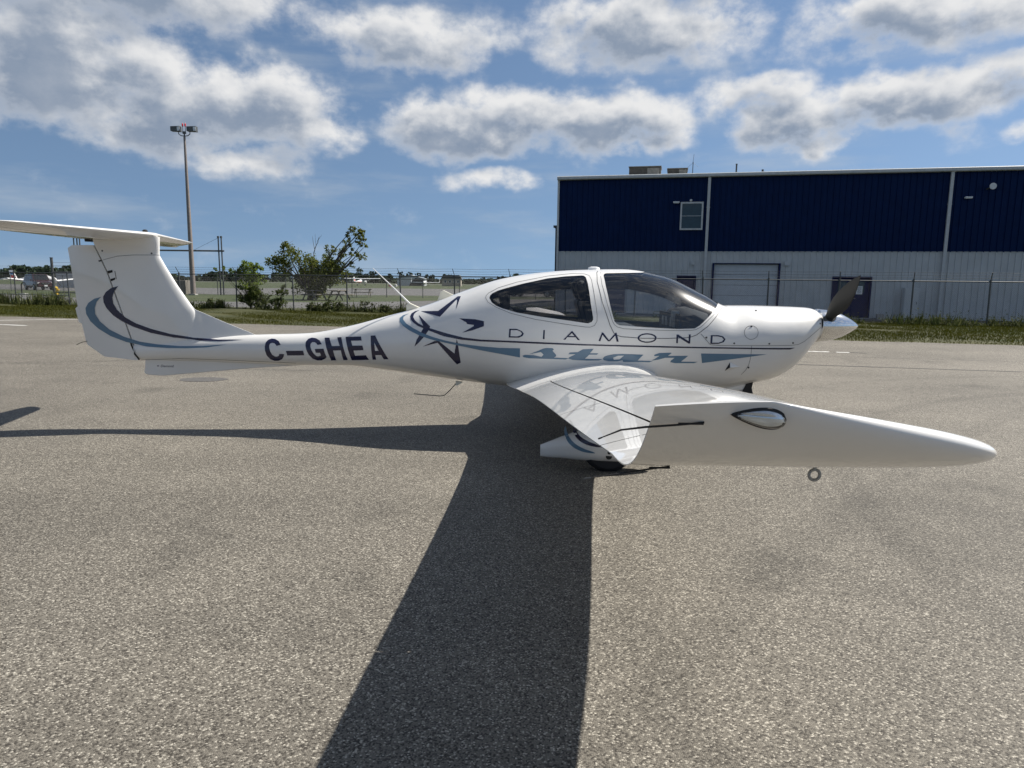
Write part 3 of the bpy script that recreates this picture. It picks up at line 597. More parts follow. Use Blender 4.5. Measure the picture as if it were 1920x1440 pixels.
# ---- chain-link fences
def chain_link(a, b, h, z0=.05, pitch=.075, w=.0032):
    """woven diagonal wires between two posts, as thin prisms"""
    a, b = Vector(a), Vector(b); d = b - a; Lh = d.length; ex = d / Lh; nn = Vector((-ex.y, ex.x, 0))
    q = MB()
    for sgn in (1, -1):
        t = -h
        while t < Lh:
            lo, hi = max(0, t), min(Lh, t + h)
            if hi - lo > .02:
                za, zb_ = (lo - t, hi - t) if sgn > 0 else (h - (lo - t), h - (hi - t))
                p0 = a + ex * lo + Vector((0, 0, z0 + za)); p1 = a + ex * hi + Vector((0, 0, z0 + zb_))
                pr = (p1 - p0).normalized().cross(nn) * w / 2
                q.add([p0 + pr, p0 - pr, p0 + nn * w * sgn, p1 + pr, p1 - pr, p1 + nn * w * sgn], [(0, 1, 4, 3), (1, 2, 5, 4), (2, 0, 3, 5)])
            t += pitch
    return q
def fence(posts, h, label, group=None, arm=(0, 0, 0), rail_r=.024, post_r=.032, mid=None, m='galv_dark', dense=True):
    f = thing('chain_link_fence', label, 'fence', posts[0])
    o0 = posts[0]; P = [p - o0 for p in posts]
    proto = MB().tube([(0, 0, 0), (0, 0, h)], post_r, 8); proto.tube([(0, 0, h), (0, 0, h + .05)], post_r * 1.3, 8)
    pm = proto.mesh('post'); pm.materials.append(MT[m])
    am = MB().tube([(0, 0, h + .02), (arm[0], arm[1], h + arm[2])], .016, 6).mesh('barb_arm') if arm[2] else None
    if am: am.materials.append(MT[m])
    for p in P:
        o = bpy.data.objects.new('post', pm); col.objects.link(o); o.parent = f; o.location = p
        o.rotation_euler = (random.uniform(-.012, .012), random.uniform(-.02, .02), 0)
        if am:
            k = bpy.data.objects.new('barb_arm', am); col.objects.link(k); k.parent = o
    for i, (a, b_) in enumerate(zip(P[:-1], P[1:])):
        z = Vector((0, 0, h - .03))
        MB().tube([a + z, b_ + z], rail_r, 6).build('top_rail', MT[m], f, smooth=True)
        if mid and i in mid:
            MB().tube([a + Vector((0, 0, .55)), b_ + Vector((0, 0, .55))], .026, 6).build('mid_rail', MT['galv'], f, smooth=True)
        pn = chain_link(a, b_, h - .08, pitch=.075 if dense else .16, w=.0032 if dense else .006).build('mesh_panel', MT['wire'], f); pn['kind'] = 'stuff'
        MB().tube([a + Vector((0, 0, .06)), b_ + Vector((0, 0, .06))], .004, 4).build('tension_wire', MT['wire'], f)
    if am:
        for k in range(3):
            fr = .3 + .33 * k
            ov = Vector((arm[0] * fr, arm[1] * fr, h + arm[2] * fr))
            q = MB()
            for a, b_ in zip(P[:-1], P[1:]):
                mdl = (a + b_) / 2 + ov - Vector((0, 0, .02))
                q.tube([a + ov, mdl, b_ + ov], .0045, 4, cap=False)
                n = 22
                for j in range(1, n):
                    c = (a + ov) * (1 - j / n) + (b_ + ov) * (j / n) - Vector((0, 0, .02 * 4 * (j / n) * (1 - j / n)))
                    q.bar(c - Vector((.012, .0, .022)), c + Vector((.012, 0, .022)), .004)
            q.build('barbed_strand', MT['wire'], f)
    return f
SP = [15.3, 12.3, 9.52, 6.75, 3.97, 1.31, -1.6, -4.68, -7.3, -9.93, -12.62, -15.4, -18.3, -21.5, -24.8, -28.2, -31.8, -35.6, -39.5, -43.4]
fence([W(s, 31.1 if s > -30 else 31.1 + (-30 - s) * .06) for s in sorted(SP, reverse=True)], 1.78,
      'long barbed-wire chain-link fence running in front of the hangar and bushes', arm=(-.08, -.18, .33), mid=(16, 17, 18))
fence([Vector(p) for p in ((-58, 73.5, 0), (-55, 72.7, 0), (-51.65, 71.4, 0), (-48.5, 70.6, 0), (-45.2, 69.8, 0), (-42, 69, 0), (-38.5, 68.2, 0), (-35, 67.4, 0), (-31.5, 66.6, 0), (-28, 65.8, 0), (-24.5, 65, 0), (-21, 64.2, 0), (-17.6, 63.4, 0), (-14.6, 62.9, 0), (-11.4, 62.6, 0), (-8.1, 62.3, 0), (-4.8, 62, 0), (-1.5, 61.7, 0), (2, 61.4, 0), (5.5, 61.1, 0))], 1.66,
      'plain chain-link fence farther off, along the taxiway', dense=False)
gp = thing('gate_post', 'thick dark gate post rising above the fence left of the tail', 'post', (-27.2, 41.1, 0))
MB().tube([(0, 0, 0), (0, 0, 2.62)], .075, 10).build('shaft', MT['galv_dark'], gp, smooth=True)
MB().tube([(0, 0, 2.62), (0, 0, 2.66)], .09, 10).build('cap', MT['galv_dark'], gp)
for z in (2.02, 2.18, 2.36): MB().tube([(.05, 0, z), (6.4, -1.5, z - .03)], .007, 5).build('barbed_strand', MT['wire'], gp)
MB().tube([(.05, 0, 1.82), (6.4, -1.5, 1.80)], .03, 6).build('gate_rail', MT['galv_dark'], gp)
MB().tube([(.05, 0, .62), (6.4, -1.5, .62)], .03, 6).build('gate_rail', MT['galv_dark'], gp)
chain_link((.05, 0, 0), (6.4, -1.5, 0), 1.7).build('mesh_panel', MT['wire'], gp)['kind'] = 'stuff'

# ---- floodlight mast and pipe gantry
mast = thing('light_mast', 'tall tapered steel floodlight mast behind the tail', 'light mast', (-29.6, 64.2, 0))
MB().tube([(0, 0, 0), (0, 0, 4), (0, 0, 9), (0, 0, 14.1)], [.24, .20, .15, .09], 14).build('shaft', MT['pole'], mast, smooth=True)
MB().box((0, 0, .05), (.6, .6, .1)).build('base_plate', MT['concrete'], mast)
yk = MB(); yk.tube([(-.52, 0, 14.55), (-.50, 0, 14.3), (-.3, 0, 14.15), (0, 0, 14.12), (.3, 0, 14.15), (.50, 0, 14.3), (.52, 0, 14.55)], .04, 8); yk.tube([(0, 0, 14.0), (0, 0, 14.4)], .06, 8)
yk.build('yoke', MT['galv_dark'], mast, smooth=True)
MB().box((0, 0, 14.42), (.26, .2, .2)).build('junction_box', MT['galv_dark'], mast)
for sx in (-1, 1):
    hd = MB(); hd.prism([(-.42, -.2), (.42, -.24), (.42, .24), (-.42, .20)], -.22, .22)
    hm = hd.mesh('floodlight'); hm.transform(Matrix.Translation((sx * .72, 0, 14.72)))
    ho = link('floodlight', hm, MT['galv_dark'], mast, bevel=.02)
    MB().box((sx * .72 + .30, -.232, 14.72), (.22, .02, .36)).build('lens', MT['lens'], ho)
for sx in (-.12, .12):
    MB().tube([(sx, 0, 14.5), (sx, 0, 14.95)], .025, 6).build('lamp_stem', MT['galv_dark'], mast)
    MB().tube([(sx, 0, 14.95), (sx, 0, 15.15), (sx, 0, 15.24)], [.07, .07, .03], 10).build('obstruction_light', mat('red_lens', (.45, .02, .03), .25), mast, smooth=True)
gan = thing('pipe_gantry', 'dark pipe gantry with paired uprights and long crossbar behind the fin', 'gantry', (-34, 65.4, 0))
for x in (-41.05, -40.75, -40.5, -27.55, -27.27):
    p = MB().tube([(x + 34, 0, 0), (x + 34, 0, 5.45)], .06, 8).build('upright', MT['galv_dark'], gan, smooth=True)
    for z in (4.08, 5.35): MB().tube([(x + 34, 0, z - .08), (x + 34, 0, z + .08)], .10, 8).build('coupling', MT['galv_dark'], p)
MB().tube([(-7.2, 0, 4.08), (6.95, 0, 4.08)], .08, 8).build('crossbar', MT['galv_dark'], gan, smooth=True)
MB().tube([(6.5, 0, 5.3), (4.05, 0, 4.1)], .012, 5).build('guy_wire', MT['galv_dark'], gan)
MB().tube([(-6.5, 0, 5.3), (-4.05, 0, 4.1)], .012, 5).build('guy_wire', MT['galv_dark'], gan)
bx = MB().box((0, 0, .66), (2.0, 1.3, 1.32)).build('utility_box', MT['wood'], None, bevel=.03); bx.location = (-32.1, 66.6, 0); tag(bx, 'pale utility cabinet on the grass partly hidden behind the fin', 'cabinet')
for k in range(7): MB().box((-.9 + k * .3, -.655, .66), (.02, .012, 1.25)).build('panel_joint', MT['ink'], bx)
# ------------------------------------------------------------------ vegetation
def leaf_quads(C_, size, asp=.55):
    """leaf-shaped quads with random attitudes at the points C_ (n,3)"""
    n = len(C_)
    a = RNG.normal(size=(n, 3)); a /= np.linalg.norm(a, axis=1)[:, None]
    b = RNG.normal(size=(n, 3)); b -= (b * a).sum(1)[:, None] * a; b /= np.linalg.norm(b, axis=1)[:, None]
    s = size * RNG.uniform(.6, 1.35, (n, 1))
    a *= s * .5; b *= s * asp * .5
    V = np.stack([C_ - a, C_ - b * 1.0 + a * .1, C_ + a, C_ + b + a * .1], 1).reshape(-1, 3)
    F = np.arange(4 * n).reshape(n, 4)
    return V, F
def crown_pts(clumps, per, depth=1.0, hollow=.35, zmin=.05):
    """clumps of (x, y, z, r): many small twig clusters inside each"""
    out = []
    for x, y, z, r in clumps:
        n = max(30, int(per * r * r)); k = max(5, int(n / 22))
        d = RNG.normal(size=(k, 3)); d /= np.linalg.norm(d, axis=1)[:, None]
        rad = r * (hollow + (1 - hollow) * RNG.uniform(0, 1, (k, 1)) ** .55) * RNG.uniform(.75, 1.2, (k, 1))
        cc = np.array([x, y, z]) + d * rad * np.array([1, depth, .9])
        w = RNG.integers(0, k, n)
        out.append(cc[w] + RNG.normal(size=(n, 3)) * r * .16)
    P = np.concatenate(out); P[:, 2] = np.maximum(P[:, 2], zmin + RNG.uniform(0, .15, len(P)))
    return P
def limb(b, a, c, r0_, r1_, sag=.12, n=6):
    a, c = Vector(a), Vector(c); L_ = (c - a).length; pts = []; rr = []
    j = Vector((random.uniform(-1, 1), random.uniform(-1, 1), random.uniform(-.3, .3))) * sag * L_
    for i in range(n + 1):
        t = i / n; pts.append(a.lerp(c, t) + j * math.sin(math.pi * t) + Vector((random.gauss(0, .012), random.gauss(0, .012), 0)) * L_ * (0 < i < n)); rr.append(r0_ + (r1_ - r0_) * t)
    b.tube(pts, rr, 6)
def woody(name, label, cat, base, clumps, leafmat, size, per, trunk_r, limbs=None, group=None, depth=1.0, extra=None, hollow=.35):
    t = thing(name, label, cat, base, 0, group)
    B = Vector(base); rel = [(x - B.x, y - B.y, z, r) for x, y, z, r in clumps]
    b = MB(); hub = Vector((random.uniform(-.1, .1), 0, max(.25, trunk_r * 4)))
    b.tube([(0, 0, -.05), (trunk_r * .3, 0, hub.z * .5), hub], [trunk_r * 1.3, trunk_r, trunk_r * .9], 8)
    for x, y, z, r in rel:
        limb(b, hub if z < 2.6 else hub + Vector((x * .25, y * .3, .5)), (x, y, z), trunk_r * .45, trunk_r * .10)
        for q in range(3): limb(b, (x, y, z), (x + random.uniform(-r, r), y + random.uniform(-r, r), z + random.uniform(-.2, 1) * r), trunk_r * .10, trunk_r * .03, n=3)
    if extra: extra(b)
    b.build('trunk', MT['bark'], t, smooth=True, sharp=0)
    V, F = leaf_quads(crown_pts(rel, per, depth, hollow), size)
    np_mesh('crown', V, F, MT[leafmat], t)
    return t
TREE = [(-17.67, 3.03, .69), (-17.05, 3.99, .49), (-16.59, 3.33, .79), (-15.93, 2.67, .89), (-17.21, 2.37, .79), (-18.17, 2.74, .49), (-15.25, 2.48, .89), (-14.37, 2.68, .79), (-13.79, 2.4, .89), (-13.95, 3.74, .49), (-13.31, 2.31, .69), (-15.78, 1.32, .99), (-15.11, .94, .99), (-16.27, 1.12, .79), (-14.51, 1.33, .89), (-15.52, .45, .59), (-13.81, 1.73, .79)]
TREE2 = [(-13.28, 3.37, .49), (-12.97, 4.13, .4), (-12.38, 4.62, .4), (-12.07, 5.28, .4), (-11.69, 4.91, .49), (-11.3, 5.2, .3), (-11.51, 4.34, .4), (-11.32, 4.06, .3), (-12.01, 3.48, .4), (-11.53, 3.2, .4), (-12.32, 2.71, .3), (-12.79, 3.66, .35)]
def deadtop(b):
    o = Vector((-15.63, 53.2, 0))
    for p, q, r in (((-15.4, 53.2, 1.5), (-15.2, 53.2, 3.5), .05), ((-15.2, 53.2, 3.5), (-14.7, 53.1, 4.75), .035), ((-15.1, 53.2, 3.8), (-15.25, 53.2, 4.8), .02), ((-15.0, 53.2, 4.1), (-15.0, 53.1, 4.95), .015), ((-14.9, 53.2, 4.4), (-14.55, 53.2, 4.9), .015), ((-14.2, 53.2, 1.5), (-13.2, 53.2, 3.6), .06), ((-13.2, 53.2, 3.6), (-11.8, 53.2, 5.0), .035)):
        limb(b, Vector(p) - o, Vector(q) - o, r, r * .4, .04)
woody('leaning_tree', 'tall olive tree with a sparse limb leaning right behind the fence', 'tree', (-15.63, 53.2, 0),
      [(x, 53.2 + random.uniform(-.9, .9), z, r) for x, z, r in TREE + TREE2], 'leaf', .17, 950, .16, depth=1.1, extra=deadtop, hollow=.25)
BUSH = [(-13.86, 2.2, .26), (-13.47, 2.07, .4), (-13.08, 2.14, .26), (-14.0, 1.87, .26), (-13.49, 1.69, .46), (-13.04, 1.56, .33), (-13.58, 1.23, .4), (-13.26, .98, .4), (-14.39, 2.0, .17), (-14.78, 2.06, .13), (-15.17, 2.02, .13), (-14.0, 2.0, .2)]
woody('leafy_sapling', 'bright green sapling with long side shoots growing beside the fence', 'tree', (-13.5, 35.6, 0), [(x, 35.6 + random.uniform(-.25, .25), z, r) for x, z, r in BUSH], 'leaf_lite', .12, 2400, .05)
woody('dark_bush', 'dark dense bush at the foot of the bright sapling', 'bush', (-13.0, 35.1, 0), [(x, 35.1 + random.uniform(-.2, .2), z, r) for x, z, r in ((-12.88, .72, .42), (-13.6, .6, .35), (-13.28, .46, .42), (-12.85, .33, .4), (-13.0, .95, .35), (-12.6, .55, .35))], 'leaf_dark', .11, 2600, .04)
woody('slim_bush', 'slim upright bush right of the sapling, touching the fence', 'bush', (-11.7, 34.6, 0), [(x, 34.6 + random.uniform(-.15, .15), z, r) for x, z, r in ((-11.6, 1.15, .24), (-11.72, .8, .3), (-11.55, .45, .32), (-11.95, .43, .26), (-11.4, .9, .2))], 'leaf_dark', .10, 2600, .035)
for x, z, r, lb in ((-14.95, .40, .30, 'low scrubby bush at the fence just right of the fin'), (-9.6, .26, .3, 'low bush at the fence below the leaning tree'), (-8.67, .33, .38, 'rounded low bush at the fence in front of the picnic tables'), (-7.07, .26, .34, 'wide low bush at the fence left of the whip antenna'), (-6.07, .22, .22, 'smallest low bush at the fence beneath the whip antenna')):
    y = 33.1 - (x + 8) * .23
    woody('low_bush', lb, 'bush', (x, y, 0), [(x, y, z, r), (x - r * .9, y, z * .7, r * .7), (x + r * .9, y + .1, z * .8, r * .75)], 'weed', .09, 3000, .02, group='low bushes along the fence')
# weeds and long grass against the fence
def tufts():
    P = []
    ss = RNG.uniform(-44, 16, 1500); keep = (np.sin(ss * .7) + np.sin(ss * 1.9 + 1) + RNG.normal(0, .8, len(ss))) > .1
    ss = ss[keep]
    V = []; F = []; k = 0
    for s in ss:
        c = 31.1 + RNG.normal(-.15, .35); h = RNG.uniform(.12, .55) * (1.5 if s < -28 else 1)
        p = W(s, c)
        for _ in range(9):
            a = RNG.uniform(0, 6.28); l = RNG.uniform(.05, .22); hh = h * RNG.uniform(.5, 1.1); w_ = RNG.uniform(.012, .03)
            dx, dy = math.cos(a), math.sin(a)
            q = (p.x + RNG.normal(0, .08), p.y + RNG.normal(0, .08))
            V += [(q[0] - dy * w_, q[1] + dx * w_, 0), (q[0] + dy * w_, q[1] - dx * w_, 0), (q[0] + dx * l * .5 + dy * w_ * .7, q[1] + dy * l * .5 - dx * w_ * .7, hh * .65), (q[0] + dx * l, q[1] + dy * l, hh)]
            F.append((k, k + 1, k + 2, k + 3)); k += 4
    n = 9000; s_ = ss[RNG.integers(0, len(ss), n)] + RNG.normal(0, .2, n)
    base = np.array([list(W(a, 31.1 + b, c)) for a, b, c in zip(s_, RNG.normal(-.1, .3, n), np.abs(RNG.normal(.05, .2, n)) + .03)])
    V2, F2 = leaf_quads(base, .07)
    o = np_mesh('fence_weeds', np.concatenate([np.array(V), V2]), np.concatenate([np.array(F), F2 + len(V)]), MT['weed'])
    tag(o, 'tangled weeds and long grass along the fence foot', 'weeds', kind='stuff')
tufts()
def lawn():
    n = 230000
    s = RNG.uniform(-48, 17, n); c = 20.85 + (31.3 - 20.85) * RNG.uniform(0, 1, n) ** .85
    # the apron's edge bows away at the far left
    eb_ = 20.95 + np.where(s > -16, 0, .011 * np.abs(-16 - s) ** 1.9); eb_ = np.minimum(eb_, 27)
    ok = c > eb_ - .02 - .12 * RNG.uniform(0, 1, n) ** 3; s, c = s[ok], c[ok]; n = len(s)
    h = RNG.uniform(.02, .05, n) * (1 + .5 * np.sin(s * 1.3 + c * .9) * np.sin(c * 2.1)); a = RNG.uniform(0, 6.28, n); w_ = RNG.uniform(.006, .014, n)
    X = s * E1.x + c * E2.x; Y = s * E1.y + c * E2.y
    dx, dy = np.cos(a), np.sin(a); z0 = np.full(n, .01)
    l = h * RNG.uniform(.2, .9, n)
    V = np.stack([np.stack([X - dy * w_, Y + dx * w_, z0], 1), np.stack([X + dy * w_, Y - dx * w_, z0], 1), np.stack([X + dx * l, Y + dy * l, z0 + h + .02 * (c > 22)], 1)], 1).reshape(-1, 3)
    o = np_mesh('mown_grass', V, np.arange(3 * n).reshape(n, 3), MT['blade'])
    tag(o, 'mown green grass strip between the apron and the fence', 'grass', kind='stuff')
lawn()
# far trees across the field
def far_tree(x, y, h, r, lb, grp='trees on the far side of the field'):
    t = thing('far_tree', lb, 'tree', (x, y, 0), 0, grp)
    MB().tube([(0, 0, 0), (.1, 0, h * .5), (0, 0, h * .8)], [.18, .14, .05], 6).build('trunk', MT['bark'], t)
    cl = [(random.uniform(-r, r) * .7, random.uniform(-r, r) * .5, h * f, r * random.uniform(.45, .65)) for f in (.35, .45, .55, .62, .7, .8)] + [(0, 0, h * .86, r * .4)]
    V, F = leaf_quads(crown_pts(cl, 60 / (r * r) * 6, hollow=.3), .55, .8)
    np_mesh('crown', V, F, MT['leaf_far'], t)
FT = [(-71.3, 6.3, 3.2, 'broad tall far tree left of the whip antenna'), (-66, 5.6, 2.6, 'rounded far tree just left of the antenna tip'), (-57.9, 4.5, 1.7, 'small round far tree by the antenna tip'), (-52.4, 5.8, 1.9, 'tall far tree behind the fence post right of the antenna'), (-49.1, 5.6, 1.7, 'far tree standing second right of the antenna'), (-44.8, 5.5, 1.9, 'far tree standing third right of the antenna'), (-41.0, 4.6, 1.5, 'short far tree above the white canard aircraft'), (-38.0, 4.6, 1.6, 'far tree above the white canard aircraft, right one'), (-32.7, 5.1, 1.3, 'slim far tree left of the second fence arm'), (-30.4, 4.6, 1.4, 'slim far tree right of its twin by the second fence arm'), (-14.5, 3.2, 1.5, 'low far tree just above the aircraft shoulder'), (-7.4, 4.2, 1.0, 'narrow far tree left of the cabin roof'), (-4.9, 4.4, 1.1, 'narrow far tree touching the cabin roof line')]
for x, h, r, lb in FT: far_tree(x, 330 + random.uniform(-6, 6), h, r, lb)
def wood():
    P = []; 
    for i in range(520):
        x = RNG.uniform(-420, 30) if i < 400 else RNG.uniform(30, 330); y = 345 + RNG.uniform(0, 45)
        h = RNG.uniform(3.0, 4.6) + 1.4 * math.sin(x * .045) + .8 * math.sin(x * .13 + 2)
        if -68 < x < 0: h *= .72
        if x < -150: h *= 1.15
        h = max(h, 2.2)
        k = 130; u = RNG.uniform(0, 1, k); r = RNG.uniform(1.6, 3.4)
        d = RNG.normal(size=(k, 3)) * np.array([r * .6, r * .5, 0]); z = h * (.05 + .95 * u ** .75)
        P.append(np.stack([x + d[:, 0] * (1.15 - u * .75), y + d[:, 1], z], 1))
    V, F = leaf_quads(np.concatenate(P), 1.35, .9)
    o = np_mesh('far_wood', V, F, MT['leaf_far']); tag(o, 'dark line of woodland along the horizon', 'woods', kind='stuff')
wood()

# ------------------------------------------------------------------ things beyond the fence
def picnic_table(loc, rz, lb):
    t = thing('picnic_table', lb, 'picnic table', loc, rz, 'picnic tables on the grass')
    for k in range(5): MB().box((0, -.30 + k * .15, .74), (1.8, .135, .04)).build('top_plank', MT['wood'], t)
    for sy in (-1, 1):
        for k in range(2): MB().box((0, sy * (.66 + k * .14), .45), (1.8, .125, .04)).build('bench_plank', MT['wood'], t)
    for sx in (-.62, .62):
        for sy in (-1, 1): MB().bar((sx, sy * .62, 0), (sx, sy * .2, .72), .04, .10).build('leg', MT['wood'], t)
        MB().box((sx + .045, 0, .42), (.04, 1.55, .09)).build('bench_bearer', MT['wood'], t)
        MB().box((sx + .045, 0, .70), (.04, .72, .08)).build('top_bearer', MT['wood'], t)
picnic_table((-14.9, 52.0, 0), 1.25, 'picnic table at the foot of the leaning tree, left one')
picnic_table((-13.2, 52.6, 0), 1.35, 'picnic table at the foot of the leaning tree, right one')
picnic_table((-13.45, 62.0, 0), .05, 'picnic table standing alone on the grass before the far fence')

M_tyre = MT['black']; M_rim = mat('alloy_rim', (.35, .36, .37), .35, metal=.7)
M_vglass = mat('vehicle_glass', (.012, .014, .017), .08, spec=.6)
M_chrome = mat('chrome', (.62, .63, .64), .15, metal=1.0)
M_hl = mat('headlight_glass', (.6, .6, .58), .1)
M_tl = mat('tail_lamp', (.35, .015, .015), .2)
def wheel(parent, x, y, r, w=.24):
    t = MB().lathe_y([(-w / 2, r * .62), (-w / 2, r * .93), (-w * .36, r), (w * .36, r), (w / 2, r * .93), (w / 2, r * .62)], (x, y, r), 24).build('tyre', M_tyre, None, smooth=True)
    rim = MB().lathe_y([(-w * .46, 0), (-w * .46, r * .2), (-w * .40, r * .55), (-w * .49, r * .63), (w * .49, r * .63), (w * .40, r * .55), (w * .46, r * .2), (w * .46, 0)], (x, y, r), 16).build('rim', M_rim, None, smooth=True)
    wl_ = bpy.data.objects.new('wheel', None); col.objects.link(wl_); wl_.parent = parent; t.parent = wl_; rim.parent = wl_
def vehicle(name, lb, cat, loc, rz, paint, kind):
    """front at +x; lofted body sections, greenhouse with glass, wheels, lamps"""
    t = thing(name, lb, cat, loc, rz)
    Ln = 4.9 if kind == 'suv' else 5.7; hw = .93
    st = [(-Ln / 2, .55, .98, .80), (-Ln / 2 + .08, .42, 1.04, .90), (-Ln / 2 + .7, .34, 1.08, hw), (0, .32, 1.08, hw), (Ln / 2 - 1.35, .32, 1.08, hw), (Ln / 2 - .5, .34, 1.02, hw * .97), (Ln / 2 - .12, .40, .92, hw * .88), (Ln / 2, .50, .80, hw * .74)]
    rings = []
    for x, z0, z1, w in st:
        rings.append([(x, -w * .92, z0), (x, -w, z0 + .12), (x, -w, (z0 + z1) / 2), (x, -w * .97, z1 - .10), (x, -w * .88, z1), (x, w * .88, z1), (x, w * .97, z1 - .10), (x, w, (z0 + z1) / 2), (x, w, z0 + .12), (x, w * .92, z0)])
    MB().loft(rings).build('body', paint, t, smooth=True, sharp=30)
    if kind == 'suv': gh = [(-Ln / 2 + .05, 1.04, .86), (-Ln / 2 + .35, 1.74, .70), (.55, 1.80, .72), (1.25, 1.08, .86)]
    else: gh = [(-.55, 1.06, .86), (-.35, 1.72, .68), (.65, 1.76, .70), (1.45, 1.06, .86)]
    (xa, za, wa), (xb, zb_, wb), (xc, zc, wc), (xd, zd, wd) = gh
    g = MB(); V = [(xa, -wa, za), (xb, -wb, zb_), (xc, -wc, zc), (xd, -wd, zd), (xa, wa, za), (xb, wb, zb_), (xc, wc, zc), (xd, wd, zd)]
    g.add(V, [(0, 1, 2, 3), (7, 6, 5, 4), (0, 4, 5, 1), (1, 5, 6, 2), (2, 6, 7, 3)]); g.build('cabin', paint, t, bevel=.05)
    def lerp(a, b, f): return tuple(a[i] + (b[i] - a[i]) * f for i in range(3))
    def quad(nm, pts, off):
        c = Vector((sum(p[0] for p in pts) / 4, sum(p[1] for p in pts) / 4, sum(p[2] for p in pts) / 4))
        pts = [c + (Vector(p) - c) * .86 + Vector(off) for p in pts]
        MB().add(pts, [(0, 1, 2, 3)]).build(nm, M_vglass, t)
    quad('windscreen', [V[2], V[6], V[7], V[3]], (.012, 0, .010)); quad('rear_window', [V[0], V[4], V[5], V[1]], (-.012, 0, .004))
    for sy, (i0, i1, i2, i3) in ((-1, (0, 1, 2, 3)), (1, (4, 5, 6, 7))):
        cuts = (.03, .34, .64, .97) if kind == 'suv' else (.05, .45, .95)
        for a, c in zip(cuts[:-1], cuts[1:]):
            lo0, lo1 = lerp(V[i0], V[i3], a + .02), lerp(V[i0], V[i3], c - .02); hi0, hi1 = lerp(V[i1], V[i2], a + .02), lerp(V[i1], V[i2], c - .02)
            quad('side_window', [lo0, lo1, hi1, hi0], (0, sy * .014, 0))
        for nm, x, zz, m_ in (('headlight', Ln / 2 - .10, .78, M_hl), ('tail_lamp', -Ln / 2 + .02, .86, M_tl)):
            MB().box((x, sy * .66, zz), (.14, .26, .16)).build(nm, m_, t, bevel=.03)
        MB().box((1.0, sy * 1.0, 1.12), (.12, .20, .15)).build('mirror', paint, t, bevel=.03)
        for x in (Ln / 2 - .95, -Ln / 2 + 1.0): wheel(t, x, sy * .82, .37)
        if kind == 'suv': MB().bar((-1.6, sy * .62, 1.86), (.45, sy * .62, 1.86), .05).build('roof_rail', M_tyre, t)
    MB().box((Ln / 2 - .01, 0, .76), (.06, .86, .20)).build('grille', M_tyre, t, bevel=.02)
    q = MB(); q.bar((Ln / 2 + .03, -.40, .86), (Ln / 2 + .03, -.2, .68), .03, .05); q.bar((Ln / 2 + .03, .40, .86), (Ln / 2 + .03, .2, .68), .03, .05); q.bar((Ln / 2 + .03, -.2, .68), (Ln / 2 + .03, .2, .68), .03, .05); q.build('grille_trim', M_chrome, t)
    MB().box((Ln / 2 - .02, 0, .48), (.14, 1.55, .18)).build('bumper', paint, t, bevel=.04)
    MB().box((Ln / 2 + .06, 0, .50), (.02, .32, .15)).build('number_plate', MT['paper'], t)
    if kind == 'pickup':
        MB().box((-Ln / 2 + 1.1, 0, 1.10), (1.95, 1.5, .03)).build('load_bed', M_tyre, t)
        for sy in (-1, 1): MB().box((-Ln / 2 + 1.1, sy * .84, 1.10), (2.1, .1, .10)).build('bed_rail', paint, t, bevel=.02)
    return t
vehicle('parked_suv', 'dark red sport utility vehicle parked beyond the fence at far left', 'car', (-55.0, 80.5, 0), math.radians(-40), mat('maroon_paint', (.034, .008, .010), .25, coat=.6, var=.05), 'suv')
vehicle('parked_pickup', 'black pickup truck beyond the fence, mostly hidden by the rudder', 'truck', (-50.6, 85.0, 0), math.radians(-40), mat('black_paint', (.010, .010, .012), .25, coat=.6, var=.05), 'pickup')
vehicle('parked_pickup', 'dark grey pickup truck seen through the rear cabin window', 'truck', (2.1, 72.0, 0), math.radians(-25), mat('grey_paint', (.035, .036, .040), .25, coat=.6, var=.05), 'pickup')
tr = thing('storage_shed', 'long low grey shed with a white end, behind the red vehicle', 'shed', (-60.5, 100, 0), math.radians(-10))
MB().box((-2.2, 0, 1.05), (4.8, 3, 2.1)).build('wall', MT['trim'], tr); MB().box((1.2, -.02, 1.05), (2.0, 3.02, 2.08)).build('end_bay', MT['paper'], tr); MB().box((-1.1, 0, 2.16), (7.0, 3.3, .12)).build('roof', MT['roof'], tr)
hy = thing('fire_hydrant', 'small yellow fire hydrant in the grass left of the rudder', 'hydrant', (-38.6, 58.6, 0)); M_yel = mat('hydrant_yellow', (.62, .40, .03), .45)
MB().tube([(0, 0, 0), (0, 0, .06), (0, 0, .07), (0, 0, .55), (0, 0, .62), (0, 0, .72)], [.2, .2, .13, .13, .16, .05], 12).build('barrel', M_yel, hy, smooth=True)
for a in (-1, 1): MB().tube([(a * .1, 0, .45), (a * .24, 0, .45)], .07, 8).build('outlet', M_yel, hy)
bp_ = thing('bent_pipe', 'black bent pipe on a small concrete pad beyond the left fence', 'pipe', (-41.8, 59, 0))
MB().tube([(0, 0, 0), (0, 0, .8), (.04, 0, .93), (.16, 0, 1.0), (.34, 0, .98)], .05, 8).build('pipe', M_tyre, bp_, smooth=True); MB().box((.1, 0, .05), (.6, .5, .1)).build('pad', MT['concrete'], bp_)
bk = MB().box((0, 0, .45), (2.2, 1.0, .9)).build('concrete_barrier', MT['concrete'], None, bevel=.06); bk.location = (-46.6, 80.2, 0); tag(bk, 'pale concrete block beside the black pickup', 'block')
fh = thing('far_hangar', 'low grey hangar with curved dark doorway across the field', 'hangar', (-30.2, 205, 0), .05)
MB().prism([(-4, 0), (4, 0), (4, 2.0), (0, 3.0), (-4, 2.0)], 0, 9).build('wall', MT['trim'], fh); MB().prism([(-.5, 0), (3.6, 0), (3.6, 2.0), (1.5, 2.3), (.2, 1.3)], -.06, 0).build('doorway', MT['dark'], fh)
